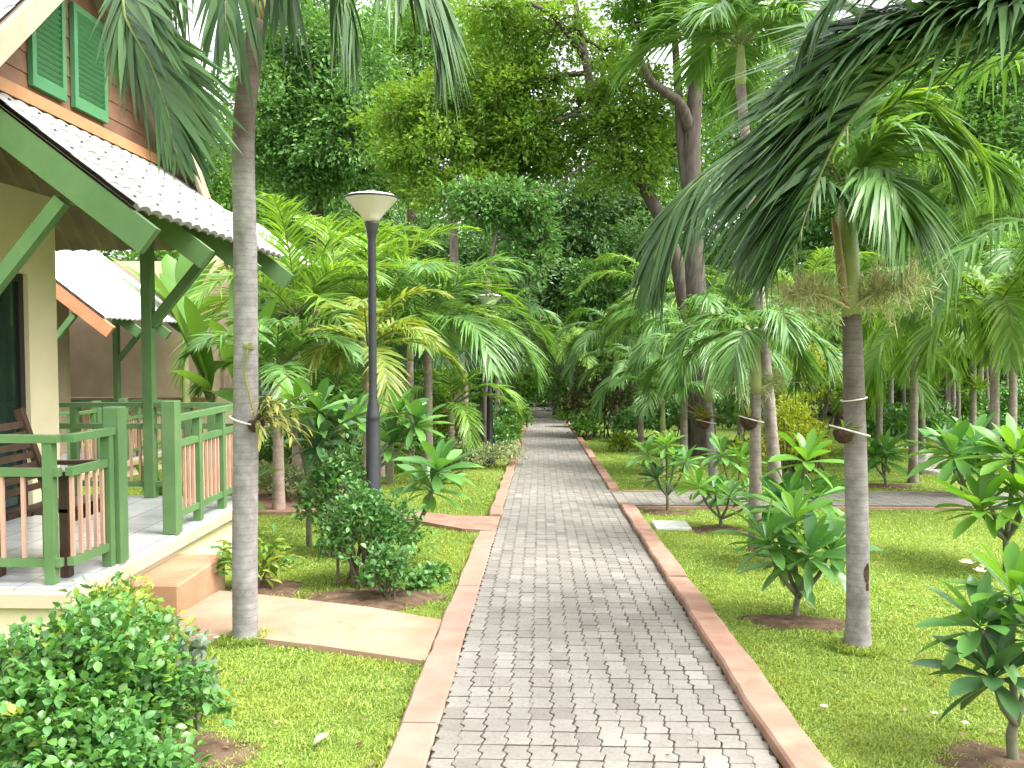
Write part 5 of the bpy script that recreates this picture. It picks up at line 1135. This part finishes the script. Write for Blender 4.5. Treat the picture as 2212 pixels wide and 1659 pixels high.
leafling('dry curled leaf on the left lawn near the beige kerb', 680, 1628, 0.11, 0.045, 'deadleaf')
for lab, px, py in (('fallen white blossom nearest the lower right frangipani', 2085, 1582), ('fallen white blossom left of its pair on the right lawn', 2018, 1560), ('fallen white blossom beside the tall grey palm foot', 468, 1392),
                    ('lone pale petal cluster in the right lawn near the terracotta kerb', 1780, 1545)):
    leafling(lab, px, py, 0.020, 0.015, 'flower', 5, 'blossom', 'fallen_blossom', 'fallen blossoms on the lawns')

m = MB(); K = 420; Yl_ = 1 / (1 / 3.3 + rng.random(K) * (1 / 16 - 1 / 3.3)); Xl_ = rng.uniform(-0.6, 0.62, K) * Yl_
on = (Xl_ > PL - 0.2) & (Xl_ < PR + 0.17); kp = ~(on & (rng.random(K) < 0.75)) & (Xl_ > -2.3); Xl_, Yl_, on = Xl_[kp], Yl_[kp], on[kp]; K = len(Xl_)
a_ = rng.random(K) * 6.28; sz = rng.uniform(0.012, 0.045, K) * np.where(on, 0.6, 1)
m.straps(np.stack([Xl_, Yl_, zg(Yl_) + np.where(on, 0.052, 0.022)], 1), np.stack([np.cos(a_), np.sin(a_), rng.uniform(0, 0.3, K)], 1), sz, sz * 0.4, 0.2, 0.4, (0.1, 0.8, 1, 0.6, 0.05), roll=0.5)
M['litter'] = leafmat('leaf_litter', (0.06, 0.035, 0.02), (0.34, 0.27, 0.14), None, 0.15, 0.7, 0.2)
tag(m.build('leaf_litter', M['litter']), 'scattered dry leaf litter on the lawns and path', 'litter', kind='stuff')
# ------------------------------------------------------------------ grass blades
def inpoly(x, y, poly):
    c = np.zeros(len(x), bool); n = len(poly)
    for i in range(n):
        (x1, y1), (x2, y2) = poly[i], poly[(i + 1) % n]
        k = ((y1 > y) != (y2 > y)) & (x < (x2 - x1) * (y - y1) / (y2 - y1 + 1e-12) + x1); c ^= k
    return c
N = 560000
u = rng.random(N); Y = 1 / (1 / 3.3 + u * (1 / 24.0 - 1 / 3.3)); X = rng.uniform(-0.66, 0.66, N) * Y + 0.02 * Y
ok = ((X < PL - 0.19) | (X > PR + 0.172)) & ~inpoly(X, Y, walk) & ~inpoly(X, Y, walk2) & ~((X > PR) & (Y > 10.9 + 0.02 * (X - 1)) & (Y < 12.52 + 0.02 * (X - 1)))
ok &= ~((X < -2.38) & (Y > 4.95) & (Y < 8.4)) & ~((X < -6.5) & (Y > 12)) & ~((X < PL) & (X > PL - .2))
for (mx, my, mr, sx) in MOUNDS:
    dd = np.hypot((X - mx) / sx, Y - my) / mr; ok &= ~((dd < 0.95) & (rng.random(N) < 0.86 * (1.1 - dd * 0.6)))
thin = np.sin(X * 3.1 + 1.3 * np.sin(Y * 2.2)) * np.sin(Y * 2.7 + X) ; ok &= rng.random(N) < 0.82 + 0.18 * thin
X, Y = X[ok], Y[ok]
tuft = [(bl[0], bl[1], 0.13), (pr.location.x, pr.location.y, 0.14)]
xt, yt = [], []
for (tx, ty, tr) in tuft:
    a_ = rng.random(1500) * 6.28; q_ = tr * rng.uniform(0.5, 1.15, 1500); xt.append(tx + q_ * np.cos(a_)); yt.append(ty + q_ * np.sin(a_))
for xe, y0, y1, k in ((PR + 0.165, 3.3, 10.8, 3500), (PL - 0.18, 3.3, 4.9, 900), (PL - 0.18, 5.9, 9.0, 1300)):
    yy = rng.uniform(y0, y1, k); keep_ = np.sin(yy * 7.3) + np.sin(yy * 17) > -0.5; yt.append(yy[keep_]); xt.append(xe + (0.028 if xe > 0 else -0.028) * rng.uniform(-0.6, 1, k)[keep_])
xt = np.concatenate(xt); yt = np.concatenate(yt); nt = len(xt)
X = np.concatenate([X, xt]); Y = np.concatenate([Y, yt]); n = len(X)
az_ = rng.random(n) * 6.28; ln = rng.uniform(0.010, 0.026, n) * (0.85 + 0.05 * Y); lean = rng.uniform(0.35, 1.45, n); ln[-nt:] = rng.uniform(0.03, 0.075, nt); lean[-nt:] = rng.uniform(0.1, 1.2, nt)
cl_ = np.sin(X * 11 + 3 * np.sin(Y * 5)) * np.sin(Y * 13 + 2 * np.sin(X * 7)); ln = ln * np.where(np.arange(n) < n - nt, 1.0 + 0.45 * cl_ + (rng.random(n) < 0.02) * 0.9, 1.0)
w = np.minimum(ln, 0.03) * 0.11 + 0.0011 * Y * 0.75
B = np.stack([X, Y, zg(Y) + 0.001], 1); d = np.stack([np.cos(az_) * np.sin(lean), np.sin(az_) * np.sin(lean), np.cos(lean)], 1)
sd = np.stack([-np.sin(az_ + 0.5), np.cos(az_ + 0.5), 0 * az_], 1)
mid = B + d * (ln * 0.6)[:, None]; tip = B + d * ln[:, None] + np.stack([np.cos(az_), np.sin(az_), -0.6 + 0 * az_], 1) * (ln * 0.25)[:, None]
V = np.stack([B - sd * w[:, None] * 0.5, B + sd * w[:, None] * 0.5, mid + sd * w[:, None] * 0.4, mid - sd * w[:, None] * 0.4, tip], 1)
m = MB(); o5 = (np.arange(n) * 5)[:, None]
m.V.append(V.reshape(-1, 3)); m.n = n * 5; m.F += [(o5 + [[0, 1, 2, 3]], 0), (o5 + [[3, 2, 4]], 0)]
tag(m.build('grass', M['grass'], None, False), kind='stuff')
print('grass blades', n)
